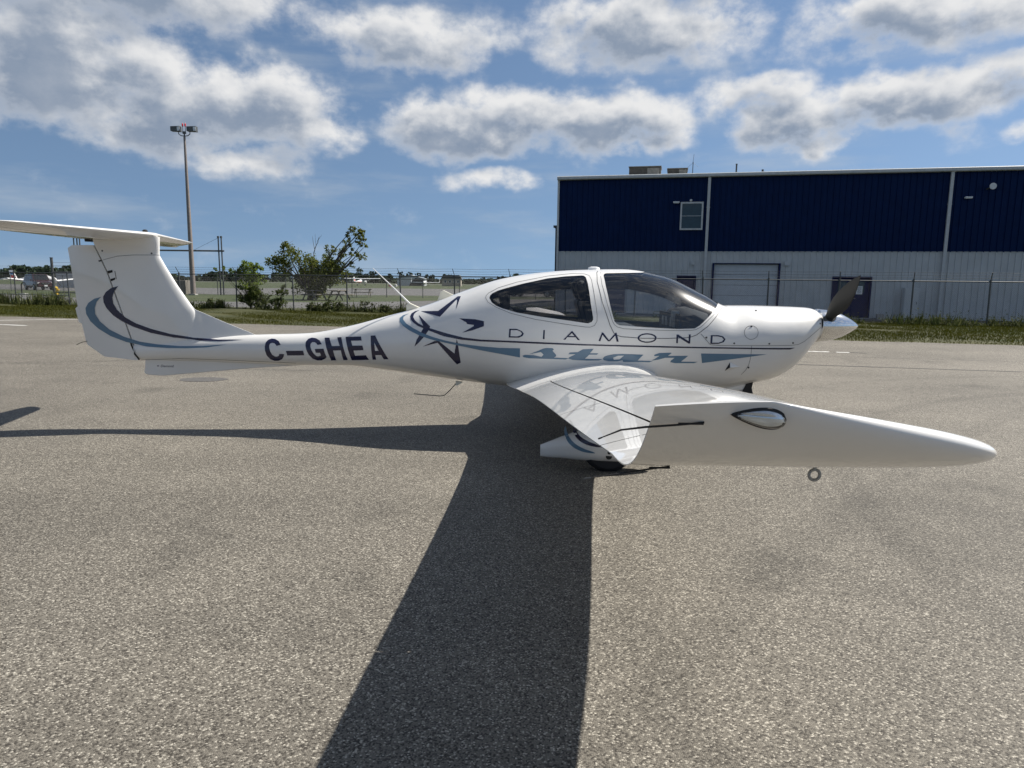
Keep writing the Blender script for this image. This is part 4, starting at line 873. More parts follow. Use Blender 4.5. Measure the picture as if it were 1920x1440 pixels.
MB().box((-2.05, 4.5, 2.62), (4.5, 9.4, .08), Matrix.Rotation(-.245, 3, 'Y')).build('roof', MT['roof'], fh); MB().box((2.05, 4.5, 2.62), (4.5, 9.4, .08), Matrix.Rotation(.245, 3, 'Y')).build('roof', MT['roof'], fh)
ho_ = thing('far_house', 'small tan house with grey roof right of the far hangar', 'house', (-18.5, 208, 0), 0)
M_tan = mat('tan_siding', (.30, .27, .22), .8); MB().box((0, 2.5, 1.1), (5.6, 5, 2.2)).build('wall', M_tan, ho_)
MB().prism([(-3.1, 2.2), (3.1, 2.2), (2.4, 3.3), (-2.4, 3.3)], -.2, 5.2).build('roof', MT['galv_dark'], ho_)
for x in (-1.8, -.4, 1.0, 2.0):
    wv = MB().box((x, -.02, 1.35), (.7, .06, .8)).build('window', MT['paper'], ho_); MB().box((x, -.06, 1.35), (.56, .03, .66)).build('pane', MT['pane'], wv)

# small aircraft parked or standing far off
M_aw = mat('aircraft_white', (.78, .78, .77), .3, coat=.3, var=.03); M_red = mat('aircraft_red', (.50, .03, .03), .35); M_ablue = mat('aircraft_blue', (.03, .12, .28), .35)
def light_plane(name, lb, loc, rz, high, trim, scale=1.0):
    t = thing(name, lb, 'aircraft', loc, rz, None); t.scale = (scale,) * 3
    prof = [(-4.2, .06, 1.05), (-3.0, .16, 1.05), (-1.2, .42, 1.1), (.2, .58, 1.18), (1.2, .58, 1.2), (1.9, .46, 1.05), (2.6, .40, 1.0), (2.75, .18, 1.0)]
    rings = [[(x, r * math.cos(a), z + r * (1.05 if math.sin(a) > 0 else .95) * math.sin(a)) for a in np.linspace(0, 2 * math.pi, 14, endpoint=False)] for x, r, z in prof]
    MB().loft(rings).build('fuselage', M_aw, t, smooth=True, sharp=0)
    MB().box((-1.0, 0, 1.02), (4.2, 1.0, .07)).build('cheat_line', trim, t)
    zw = 1.80 if high else .78; dh = .12 if high else .45
    for sy in (-1, 1):
        w = MB(); w.add([(1.25, 0, zw), (-.15, 0, zw), (-.05, sy * 5.2, zw + dh), (1.05, sy * 5.2, zw + dh), (1.0, 0, zw + .17), (-.15, 0, zw + .03), (-.05, sy * 5.2, zw + dh + .03), (.85, sy * 5.2, zw + dh + .12)], [(0, 1, 2, 3), (4, 7, 6, 5), (0, 4, 5, 1), (1, 5, 6, 2), (2, 6, 7, 3), (3, 7, 4, 0)])
        w.build('wing', M_aw, t)
        h = MB(); h.prism([(-4.3, 0), (-3.5, 0), (-3.7, 1.6), (-4.3, 1.6)], 0, .07); hm_ = h.mesh('tailplane')
        hm_.transform(Matrix(((1, 0, 0, 0), (0, 0, sy, 0), (0, 1, 0, 1.12), (0, 0, 0, 1)))); link('tailplane', hm_, M_aw, t)
        if high: MB().bar((.6, sy * .5, .75), (.55, sy * 2.6, 1.84), .05, .09).build('wing_strut', M_aw, t)
        MB().bar((.1, sy * .4, .7), (.0, sy * 1.2, .25), .05, .08).build('gear_leg', M_aw, t); wheel(t, 0, sy * 1.22, .2, .12)
    MB().prism([(-4.3, 1.1), (-3.2, 1.1), (-3.9, 2.35), (-4.45, 2.35)], -.05, .05).build('fin', M_aw, t)
    MB().prism([(-4.12, 1.3), (-3.45, 1.3), (-3.65, 1.65), (-4.25, 1.65)], -.056, .056).build('fin_stripe', trim, t)
    MB().prism([(-4.22, 1.75), (-3.75, 1.75), (-3.87, 1.98), (-4.32, 1.98)], -.056, .056).build('fin_stripe', M_ablue if trim is M_red else trim, t)
    for sy in (-1, 1): MB().box((.75, sy * .52, 1.48), (1.5, .05, .32)).build('cabin_window', M_vglass, t)
    MB().bar((1.5, 0, 1.35), (1.0, 0, 1.75), .9, .03).build('windscreen', M_vglass, t)
    wheel(t, 2.0, 0, .18, .1); MB().bar((2.0, 0, .25), (2.0, 0, .8), .06).build('nose_leg', M_aw, t)
    MB().lathe_x([(0, .18), (.15, .14), (.3, 0)], (2.75, 0, 1.0), 12).build('spinner', M_aw, t, smooth=True)
    MB().bar((2.85, -.6, 1.65), (2.85, .6, .35), .03, .13).build('propeller', M_tyre, t)
light_plane('parked_aircraft', 'white low-wing aircraft with blue and red fin behind the red vehicle', (-62.2, 91.0, 0), math.radians(-12), False, M_red)
light_plane('parked_aircraft', 'red and white high-wing aircraft on the far field, tail towards us', (-41.5, 190, 0), math.radians(75), True, M_red)
light_plane('parked_aircraft', 'white and red aircraft on the far field behind the leaning tree', (-47.5, 180, 0), math.radians(20), True, M_red)
cn = thing('canard_aircraft', 'white canard aircraft with upright winglets facing us across the field', 'aircraft', (-24.8, 195, 0), math.radians(-90)); 
rings = [[(x, r * math.cos(a), 1.0 + r * math.sin(a)) for a in np.linspace(0, 2 * math.pi, 14, endpoint=False)] for x, r in ((-2, .15), (-1.4, .5), (0, .55), (1.5, .4), (2.6, .12))]
MB().loft(rings).build('fuselage', M_aw, cn, smooth=True, sharp=0)
for sy in (-1, 1):
    MB().add([(-.3, 0, .95), (-1.6, 0, .95), (-1.9, sy * 4, 1.05), (-1.3, sy * 4, 1.05), (-.4, 0, 1.12), (-1.6, 0, 1.0), (-1.9, sy * 4, 1.10), (-1.35, sy * 4, 1.16)], [(0, 1, 2, 3), (4, 7, 6, 5), (0, 4, 5, 1), (1, 5, 6, 2), (2, 6, 7, 3), (3, 7, 4, 0)]).build('wing', M_aw, cn)
    MB().prism([(-1.3, 1.0), (-1.95, 1.0), (-2.25, 2.15), (-1.85, 2.15)], sy * 4 - .04, sy * 4 + .04).build('winglet', M_aw, cn)
    MB().bar((-.3, sy * .4, .7), (-.4, sy * .9, .25), .06).build('gear_leg', M_aw, cn); wheel(cn, -.4, sy * .95, .18, .1)
MB().box((2.1, 0, 1.02), (.35, 3.4, .06)).build('canard', M_aw, cn); MB().box((.5, 0, 1.42), (1.3, .55, .32)).build('canopy', M_vglass, cn, bevel=.1)
for i, (x, y, rr) in enumerate(((-30.5, 172, .4), (-29.2, 173, .35))):
    d_ = MB().tube([(0, 0, 0), (0, 0, .5), (0, 0, .56)], [.35, .3, .1], 10).build('runway_marker', MT['paint'] if i else M_red, None); d_.location = (x, y, 0)
    tag(d_, 'small white marker on the far grass' if i else 'small red marker on the far grass', 'marker')
# ------------------------------------------------------------------ the aircraft (nose towards +x, right wing towards us)
def white_paint():
    m, n, l, b = new_mat('aircraft_gelcoat')
    t = n.new('ShaderNodeTexCoord')
    no = n.new('ShaderNodeTexNoise'); no.inputs['Scale'].default_value = 1.4; no.inputs['Detail'].default_value = 7; l.new(t.outputs['Object'], no.inputs['Vector'])
    r = n.new('ShaderNodeValToRGB'); r.color_ramp.elements[0].position = .3; r.color_ramp.elements[0].color = (.66, .65, .625, 1); r.color_ramp.elements[1].position = .65; r.color_ramp.elements[1].color = (.72, .71, .685, 1)
    l.new(no.outputs[0], r.inputs[0]); l.new(r.outputs[0], b.inputs['Base Color'])
    n2 = n.new('ShaderNodeTexNoise'); n2.inputs['Scale'].default_value = 9; n2.inputs['Detail'].default_value = 5; l.new(t.outputs['Object'], n2.inputs['Vector'])
    mr = n.new('ShaderNodeMapRange'); mr.inputs[1].default_value = .35; mr.inputs[2].default_value = .7; mr.inputs[3].default_value = .35; mr.inputs[4].default_value = .5; l.new(n2.outputs[0], mr.inputs[0]); l.new(mr.outputs[0], b.inputs['Roughness'])
    b.inputs['Coat Weight'].default_value = 1.0; b.inputs['Coat Roughness'].default_value = .015; b.inputs['Specular IOR Level'].default_value = .2
    return m
M_white = white_paint()
M_navy = mat('navy_vinyl', (.006, .008, .040), .25, var=.05, coat=.3)
M_steel = mat('steel_blue_vinyl', (.085, .165, .245), .3, var=.05, coat=.3)
M_seam = mat('panel_seam', (.10, .10, .10), .7)
M_gap = mat('control_gap', (.012, .012, .012), .8)
M_int = mat('cabin_lining', (.025, .026, .028), .85)
M_seat = mat('seat_leather', (.022, .024, .026), .5)
M_metal = mat('polished_spinner', (.72, .72, .72), .15, metal=1.0, var=.01)
M_prop = mat('propeller_paint', (.030, .031, .031), .5, spec=.25)
M_screw = mat('screw_head', (.09, .09, .085), .4, metal=.6)
M_front = glass_mat('canopy_perspex', (.80, .83, .85), 1.5, hazy=.035)
M_rear = glass_mat('tinted_perspex', (.62, .61, .61), 1.5, hazy=.01)
M_clear = glass_mat('lamp_perspex', (.92, .94, .95), 1.5)
M_cream = mat('antenna_base', (.72, .69, .58), .5)

plane = thing('light_aircraft', 'white low-wing T-tail light aircraft with navy and blue markings', 'aircraft', (0, 7.05, 0))
FX = [r[0] for r in FUS]
def fus(x): return [pchip(FX, [r[i] for r in FUS], x) for i in range(1, 7)]
def fus1(x): return [float(a) for a in fus(np.array([x])).__iter__()] if False else [float(pchip(FX, [r[i] for r in FUS], np.array([x]))[0]) for i in range(1, 7)]
_c = {}
def fusY(x, z):
    k = round(x, 4)
    if k not in _c: _c[k] = fus1(k)
    zt, zb, zm, w, nt, nb = _c[k]
    h, n = (zt - zm, nt) if z > zm else (zm - zb, nb)
    q = abs(z - zm) / h
    return w * (1 - q ** n) ** (1 / n) if q < 1 else 0.0
def lin(tab, z):
    t = sorted((b, a) for a, b in tab); return float(np.interp(z, [a for a, _ in t], [b for _, b in t]))
def nac(t, T): return 5 * T * (.2969 * math.sqrt(t) - .126 * t - .3516 * t * t + .2843 * t ** 3 - .1036 * t ** 4)
def finY(x, z):
    le, te = lin(FINLE, z), lin(FINTE, z); c = le - te; t = (le - x) / c
    if not 0 <= t <= 1: return 0.0
    q = min(1, max(0, (z - 1.78) / .16)); fl = 1 + .55 * q * q
    return nac(t, .11) * c * fl + .002
STK = [(-3.30, 1.30), (-3.241, 1.232), (-3.145, 1.192), (-3.06, 1.155), (-2.93, 1.10), (-2.793, 1.044), (-2.70, 1.008), (-2.60, .965)]
def strakeY(x, z):
    if not -3.3 < x < -2.6: return 0.0
    zt = float(np.interp(x, [a for a, _ in STK], [b for _, b in STK])); zb = .86
    if z > zt or z < zb: return 0.0
    hb = .05 * min(1, (x + 2.55) / -.5) + .012; zm = zt - (zt - zb) * .35
    return float(np.interp(z, [zb, zm, zt], [hb + .012, hb * .45 + .004, .004]))
def sideY(x, z):
    return max(fusY(x, z) if -3.86 < x < 3.08 else 0, finY(x, z) if x < -2.9 else 0, strakeY(x, z))

def inside(p, poly):
    x, z = p; r = False; j = len(poly) - 1
    for i in range(len(poly)):
        (xi, zi), (xj, zj) = poly[i], poly[j]
        if (zi > z) != (zj > z) and x < (xj - xi) * (z - zi) / (zj - zi) + xi: r = not r
        j = i
    return r
def fuselage():
    xs = np.unique(np.concatenate([np.linspace(-3.86, -.6, 60), np.linspace(-.6, 2.3, 120), np.linspace(2.3, 2.9, 22), np.linspace(2.9, 3.08, 16)]))
    A = fus(xs); n = 112
    th = np.linspace(0, 2 * np.pi, n, endpoint=False) + np.pi / n
    V = []
    for i, x in enumerate(xs):
        zt, zb, zm, w, nt, nb = [a[i] for a in A]
        c, s = np.cos(th), np.sin(th); e = np.where(s > 0, nt, nb); h = np.where(s > 0, zt - zm, zm - zb)
        V.append(np.stack([np.full(n, x), w * np.sign(c) * np.abs(c) ** (2 / e), zm + h * np.sign(s) * np.abs(s) ** (2 / e)], 1))
    # rounded nose: shrink the last ring in two steps
    last = V[-1]; cz = (last[:, 2].max() + last[:, 2].min()) / 2
    for dx, k in ((.012, .96), (.020, .88), (.022, .5)):
        q = last.copy(); q[:, 0] += dx; q[:, 1] *= k; q[:, 2] = cz + (q[:, 2] - cz) * k; V.append(q)
    bm = bmesh.new()
    R = [[bm.verts.new(p) for p in ring] for ring in V]
    for a, b in zip(R[:-1], R[1:]):
        for k in range(n): bm.faces.new((a[k], a[(k + 1) % n], b[(k + 1) % n], b[k]))
    bm.faces.new(R[0][::-1]); bm.faces.new(R[-1])
    bmesh.ops.recalc_face_normals(bm, faces=bm.faces[:])
    polys = [('REAR', REARWIN), ('FRONT', SCREEN + [(1.36, 1.672), (1.40, 1.72), (1.40, 1.95), (2.10, 1.95), (2.09, 1.41), (2.06, 1.378)])]
    for nm, P in polys:
        for (a, b) in zip(P, P[1:] + P[:1]):
            lo = (min(a[0], b[0]) - .03, min(a[1], b[1]) - .03); hi = (max(a[0], b[0]) + .03, max(a[1], b[1]) + .03)
            fs = []
            for f in bm.faces:
                xs_ = [v.co.x for v in f.verts]; 
                if max(xs_) < lo[0] or min(xs_) > hi[0]: continue
                zs_ = [v.co.z for v in f.verts]
                if max(zs_) < lo[1] or min(zs_) > hi[1]: continue
                fs.append(f)
            if not fs: continue
            g = set(fs); 
            for f in fs: g.update(f.edges); g.update(f.verts)
            bmesh.ops.bisect_plane(bm, geom=list(g), dist=1e-5, plane_co=(a[0], 0, a[1]), plane_no=(b[1] - a[1], 0, -(b[0] - a[0])))
    cls = {}
    for f in bm.faces:
        c = f.calc_center_median(); k = 'BODY'
        for nm, P in polys:
            if inside((c.x, c.z), P): k = nm
        cls[f.index] = k
    bm.faces.index_update()
    cls = []
    for f in bm.faces:
        c = f.calc_center_median(); k = 'BODY'
        for nm, P in polys:
            if inside((c.x, c.z), P): k = nm
        cls.append(k)
    bm.verts.index_update()
    co = np.array([v.co[:] for v in bm.verts]); faces = [tuple(v.index for v in f.verts) for f in bm.faces]
    mn = np.array([v.normal[:] for v in bm.verts]); bm.free()
    # analytic normals so that the cut lines do not show in the gloss
    def Fi(x, y, z):
        zt, zb, zm, w, nt, nb = fus(np.clip(x, FX[0], FX[-1])); up = z > zm
        e = np.where(up, nt, nb); h = np.where(up, zt - zm, zm - zb)
        return (np.abs(y) / w) ** e + (np.abs(z - zm) / h) ** e
    ep = .003; x, y, z = co.T
    G = np.stack([Fi(x + ep, y, z) - Fi(x - ep, y, z), Fi(x, y + ep, z) - Fi(x, y - ep, z), Fi(x, y, z + ep) - Fi(x, y, z - ep)], 1)
    G /= np.linalg.norm(G, axis=1)[:, None] + 1e-9
    use = (x > -3.80) & (x < 3.03); nor = np.where(use[:, None], G, mn)
    def sub(k, off=0.0, cond=None, flip=False):
        fs = [f for f, c in zip(faces, cls) if c == k and (cond is None or cond(co[list(f)].mean(0)))]
        ids = sorted({i for f in fs for i in f}); mp = {i: j for j, i in enumerate(ids)}
        me = bpy.data.meshes.new(k); P = co[ids] + nor[ids] * off
        fs = [tuple(mp[i] for i in (f[::-1] if flip else f)) for f in fs]
        me.from_pydata(P.tolist(), [], fs); me.update()
        for p in me.polygons: p.use_smooth = True
        me.normals_split_custom_set_from_vertices((nor[ids] * (-1 if flip else 1)).tolist())
        return me
    def lk(name, me, m):
        o = bpy.data.objects.new(name, me); col.objects.link(o); me.materials.append(m); o.parent = plane; return o
    lk('fuselage', sub('BODY'), M_white)
    lk('cabin_lining', sub('BODY', -.028, lambda c: -.5 < c[0] < 2.08 and c[2] > .8, True), M_int)
    for sgn, nm in ((-1, 'right'), (1, 'left')):
        lk('rear_window', sub('REAR', -.004, lambda c: c[1] * sgn > 0), M_rear)
    lk('canopy_glass', sub('FRONT', -.004), M_front)
fuselage()

def xz_fill(polys, yfun, off, grid=.025, name='decal', m=None, parent=None, mirror=False):
    """flat outline in (x, z), cut fine and laid on the near skin"""
    bm = bmesh.new()
    for outer, hole in polys:
        loops = [[Vector((p[0], p[1], 0)) for p in outer]] + ([[Vector((p[0], p[1], 0)) for p in hole]] if hole else [])
        pts = [p for lp in loops for p in lp]; tri = tessellate_polygon(loops)
        vs = [bm.verts.new((p.x, 0, p.y)) for p in pts]
        for t in tri:
            try: bm.faces.new([vs[i] for i in t])
            except ValueError: pass
    bm.verts.ensure_lookup_table()
    X = [v.co.x for v in bm.verts]; Z = [v.co.z for v in bm.verts]
    for ax, lo, hi in ((0, min(X), max(X)), (2, min(Z), max(Z))):
        q = math.ceil(lo / grid) * grid
        while q < hi:
            co = [0, 0, 0]; co[ax] = q; no = [0, 0, 0]; no[ax] = 1
            bmesh.ops.bisect_plane(bm, geom=bm.verts[:] + bm.edges[:] + bm.faces[:], dist=1e-6, plane_co=co, plane_no=no); q += grid
    for v in bm.verts: v.co.y = -(yfun(v.co.x, v.co.z) + off)
    bmesh.ops.recalc_face_normals(bm, faces=bm.faces[:])
    for f in bm.faces:
        if f.normal.y > 0: f.normal_flip()
    me = bpy.data.meshes.new(name); bm.to_mesh(me); bm.free()
    return link(name, me, m, parent, smooth=True, sharp=0)
for P in REG: xz_fill([P], sideY, .002, name='registration_letter', m=M_navy, parent=plane)
for P in STAR: xz_fill([(P, None)], sideY, .0025, name='star_emblem_point', m=M_navy, parent=plane)
xz_fill([(SWOOSH, None)], sideY, .004, name='blue_swoosh', m=M_steel, parent=plane)
xz_fill([(LINE, None)], sideY, .003, name='navy_stripe', m=M_navy, parent=plane)
xz_fill([(WEDGE, None)], sideY, .002, name='blue_wedge', m=M_steel, parent=plane)
for P in NAME: xz_fill([P], sideY, .002, name='name_letter', m=M_navy, parent=plane)
for P in SCRIPT: xz_fill([P], sideY, .002, name='script_letter', m=M_steel, parent=plane)
xz_fill([(FINDARK, None)], sideY, .004, name='fin_arc', m=M_navy, parent=plane)
xz_fill([(FINLIGHT, None)], sideY, .004, name='fin_arc', m=M_steel, parent=plane)
def seam(pts, w=.0045, off=.0015, yfun=sideY, m=None, name='panel_seam'):
    P = []
    for (a, b) in zip(pts[:-1], pts[1:]):
        n = max(1, int(math.hypot(b[0] - a[0], b[1] - a[1]) / .02))
        P += [(a[0] + (b[0] - a[0]) * i / n, a[1] + (b[1] - a[1]) * i / n) for i in range(n)]
    P.append(pts[-1]); V = []; F = []
    for i, p in enumerate(P):
        a, b = P[max(0, i - 1)], P[min(len(P) - 1, i + 1)]; d = math.hypot(b[0] - a[0], b[1] - a[1]) or 1
        nx, nz = -(b[1] - a[1]) / d * w / 2, (b[0] - a[0]) / d * w / 2
        for s in (1, -1):
            x, z = p[0] + s * nx, p[1] + s * nz; V.append((x, -(yfun(x, z) + off), z))
    for i in range(len(P) - 1): F.append((2 * i, 2 * i + 1, 2 * i + 3, 2 * i + 2))
    return MB().add(V, F).build(name, m or M_seam, plane)
for i, S in enumerate(SEAMS): seam(S, w=.0065 if i == 0 else .004)
for x, z in SCREWS:
    y = -(sideY(x, z) + .001); MB().tube([(x, y + .004, z), (x, y - .003, z)], .009, 10).build('screw', M_screw, plane)
# NACA cooling scoop low on the cowl
def scoop():
    V = [(x, -(fusY(x, z) + .003), z) for x, z in SCOOP[:3]]
    x, z = SCOOP[3]; tip = (x + .01, -(fusY(x, z) + .022), z)
    MB().add(V + [tip], [(0, 3, 2), (1, 2, 3)]).build('air_scoop', M_white, plane)
    MB().add([V[0], V[1], tip], [(0, 1, 2)]).build('scoop_opening', M_gap, plane)
scoop()

# ---- fin and rudder
def foil_loft(name, fx0, fx1, zs, m, nose=True, n=26):
    rings = []
    for z in zs:
        a, b = fx0(z), fx1(z); row = []
        ts = [(.5 - .5 * math.cos(math.pi * i / n)) if nose else i / n for i in range(n + 1)]
        if nose: ts = [t ** 1.25 for t in ts]
        L_ = [(a + (b - a) * t) for t in ts]
        up = [(x, -finY(x, z), z) for x in L_]; dn = [(x, finY(x, z), z) for x in reversed(L_)]
        rings.append(up + dn)
    return MB().loft(rings).build(name, m, plane, smooth=True, sharp=50)
hx = lambda z: lin(FINH, z)
foil_loft('fin', lambda z: lin(FINLE, z) - .0005, lambda z: hx(z) + .012, np.linspace(.80, 1.955, 44), M_white)
RT = [(-3.86, .712), (-4.182, .737), (-4.377, .867), (-4.437, 1.243), (-4.491, 1.835), (-4.44, 1.865)]
foil_loft('rudder', lambda z: min(hx(z) - .004, -3.83), lambda z: lin(RT, z), np.linspace(.713, 1.865, 40), M_white, nose=False, n=14)
MB().prism([(-4.425, 1.26), (-4.46, 1.23), (-4.435, 1.09), (-4.40, 1.075)], -.006, .006).build('trim_tab', M_white, plane)
# rudder hinge cut-outs and fin fairing seams
for P in ([(-4.085, 1.610), (-4.030, 1.622), (-4.028, 1.598), (-4.075, 1.585)], [(-4.058, 1.530), (-4.004, 1.546), (-4.010, 1.523), (-4.055, 1.508)], [(-4.17, 1.714), (-4.135, 1.722), (-4.135, 1.708), (-4.165, 1.700)]):
    xz_fill([(P, None)], finY, .002, name='hinge_cutout', m=M_gap, parent=plane)
seam([(-4.0045, 1.61), (-3.995, 1.53)], .006, .002, finY, M_gap)
seam([(-4.12, 1.72), (-3.97, 1.758), (-3.80, 1.772), (-3.56, 1.775)], .004, .002, finY)
seam([(-3.895, .905), (-3.885, .86), (-3.85, .78), (-3.815, .715)], .018, .003, sideY, M_gap, 'rudder_gap')
seam([(-3.80, .715), (-3.4, .735), (-3.0, .728), (-2.2, .705)], .004, .002, sideY)
for x, z in ((-4.12, 1.81), (-3.63, 1.79)):
    MB().tube([(x, -finY(x, z) + .003, z), (x, -finY(x, z) - .003, z)], .009, 8).build('screw', M_screw, plane)
def wedge(poly, half, name):
    """thin plate with a sharpened outer edge: poly in (x,z), half thickness by distance from the outline"""
    return MB().prism(poly, -half, half).build(name, M_white, plane, bevel=half * .9)
def strake():
    top = STK
    rings = []
    for x, z in top:
        zb = .86; hb = .05 * min(1, (x + 2.55) / -.5) + .012
        rings.append([(x, -.004, z), (x, -hb * .45 - .004, z - (z - zb) * .35), (x, -hb - .012, zb), (x, hb + .012, zb), (x, hb * .45 + .004, z - (z - zb) * .35), (x, .004, z)])
    MB().loft(rings).build('dorsal_strake', M_white, plane, smooth=True, sharp=40)
strake()
V_ = [(-3.776, .735), (-3.802, .575), (-3.776, .556), (-3.611, .544), (-3.228, .581), (-2.646, .638), (-1.95, .688), (-2.3, .74), (-3.1, .77)]
MB().prism(V_, -.014, .014).build('ventral_fin', M_white, plane, bevel=.012)
# small maker's mark on the ventral fin: a lozenge and a line of lettering
dm = MB(); dm.add([(-3.665, -.0152, .650), (-3.65, -.0152, .656), (-3.635, -.0152, .650), (-3.65, -.0152, .644)], [(0, 1, 2, 3)])
dm.build('maker_lozenge', M_navy, plane)
fc = bpy.data.curves.new('maker_text', 'FONT'); fc.body = 'Diamond'; fc.size = .036; fc.shear = .25; fc.align_x = 'LEFT'
_to = bpy.data.objects.new('tmp', fc); col.objects.link(_to); bpy.context.view_layer.update()
fm = bpy.data.meshes.new_from_object(_to.evaluated_get(bpy.context.evaluated_depsgraph_get())); bpy.data.objects.remove(_to)
fo = bpy.data.objects.new('maker_text', fm); col.objects.link(fo); fo.parent = plane; fo.location = (-3.625, -.0155, .638); fo.rotation_euler = (math.pi / 2, 0, 0); fm.materials.clear(); fm.materials.append(M_navy)

# ---- tailplane
def naca_ring(LE, TE, up, t, m_=.0, n=22, te=.003):
    LE, TE, up = Vector(LE), Vector(TE), Vector(up); c = (LE - TE).length; d = (TE - LE) / c
    U, D = [], []
    for i in range(n + 1):
        x = .5 - .5 * math.cos(math.pi * i / n); x = x ** 1.15
        p = .4; yc = m_ * ((2 * p * x - x * x) / p ** 2 if x < p else (1 - 2 * p + 2 * p * x - x * x) / (1 - p) ** 2)
        yt = nac(x, t) + te * x / c * .5
        U.append(LE + d * (x * c) + up * ((yc + yt) * c)); D.append(LE + d * (x * c) + up * ((yc - yt) * c))
    return list(reversed(U)) + D[1:]
def split_loft(rings, parent, cutters, parts, smooth=True):
    """rings lofted, cut by planes, faces sorted into named parts by a classifier"""
    b = MB().loft(rings); me = b.mesh('w'); bm = bmesh.new(); bm.from_mesh(me); bmesh.ops.recalc_face_normals(bm, faces=bm.faces[:])
    for co, no in cutters: bmesh.ops.bisect_plane(bm, geom=bm.verts[:] + bm.edges[:] + bm.faces[:], dist=1e-6, plane_co=co, plane_no=no)
    out = {}
    for f in bm.faces: out.setdefault(parts(f.calc_center_median()), []).append([v.co.copy() for v in f.verts])
    bm.free(); res = {}
    for k, fs in out.items():
        if k is None: continue
        q = bmesh.new()
        for f in fs: q.faces.new([q.verts.new(p) for p in f])
        bmesh.ops.remove_doubles(q, verts=q.verts[:], dist=1e-5); bmesh.ops.recalc_face_normals(q, faces=q.faces[:])
        m2 = bpy.data.meshes.new(k); q.to_mesh(m2); q.free()
        res[k] = link(k, m2, M_white, plane, smooth=smooth, sharp=50)
    return res
def tailplane():
    ys = [-1.66, -1.65, -1.63, -1.58, -1.48, -1.3, -1.0, -.6, -.3, 0, .3, .6, 1.0, 1.3, 1.48, 1.58, 1.63, 1.65, 1.66]
    rings = []
    for y in ys:
        a = abs(y); e = max(0, (a - 1.45) / .21); rr = 1 - e * e * .9
        le = -3.575 - .225 * a - .12 * e ** 2.5; te = -4.315 + .05 * a + .03 * e ** 2
        zl = 1.975; zt = 1.925
        th = .105 if a < 1.45 else .105 * max(.15, math.sqrt(max(0, 1 - e ** 2 * .97)))
        rings.append(naca_ring((le, y, zl), (te, y, zt), (0, 0, 1), th, 0))
    h0 = -4.07
    def cl(c):
        if abs(c.y) > .10 and abs(c.x - h0) < .004: return None
        if abs(abs(c.y) - .10) < .004 and c.x < h0: return None
        if c.x < h0: return 'elevator' if abs(c.y) > .10 else 'tailplane'
        return 'tailplane'
    cut = [((h0 - .004, 0, 0), (1, 0, 0)), ((h0 + .004, 0, 0), (1, 0, 0))] + [((0, s * (.10 + d), 0), (0, 1, 0)) for s in (-1, 1) for d in (-.004, .004)]
    split_loft(rings, plane, cut, cl)
tailplane()
MB().tube([(-3.70, 0, 1.99), (-3.70, 0, 2.018), (-3.70, 0, 2.026)], [.026, .024, .012], 12).build('beacon', M_gap, plane, smooth=True)
MB().box((-4.27, 0, 1.915), (.06, .05, .03)).build('elevator_horn', M_gap, plane)

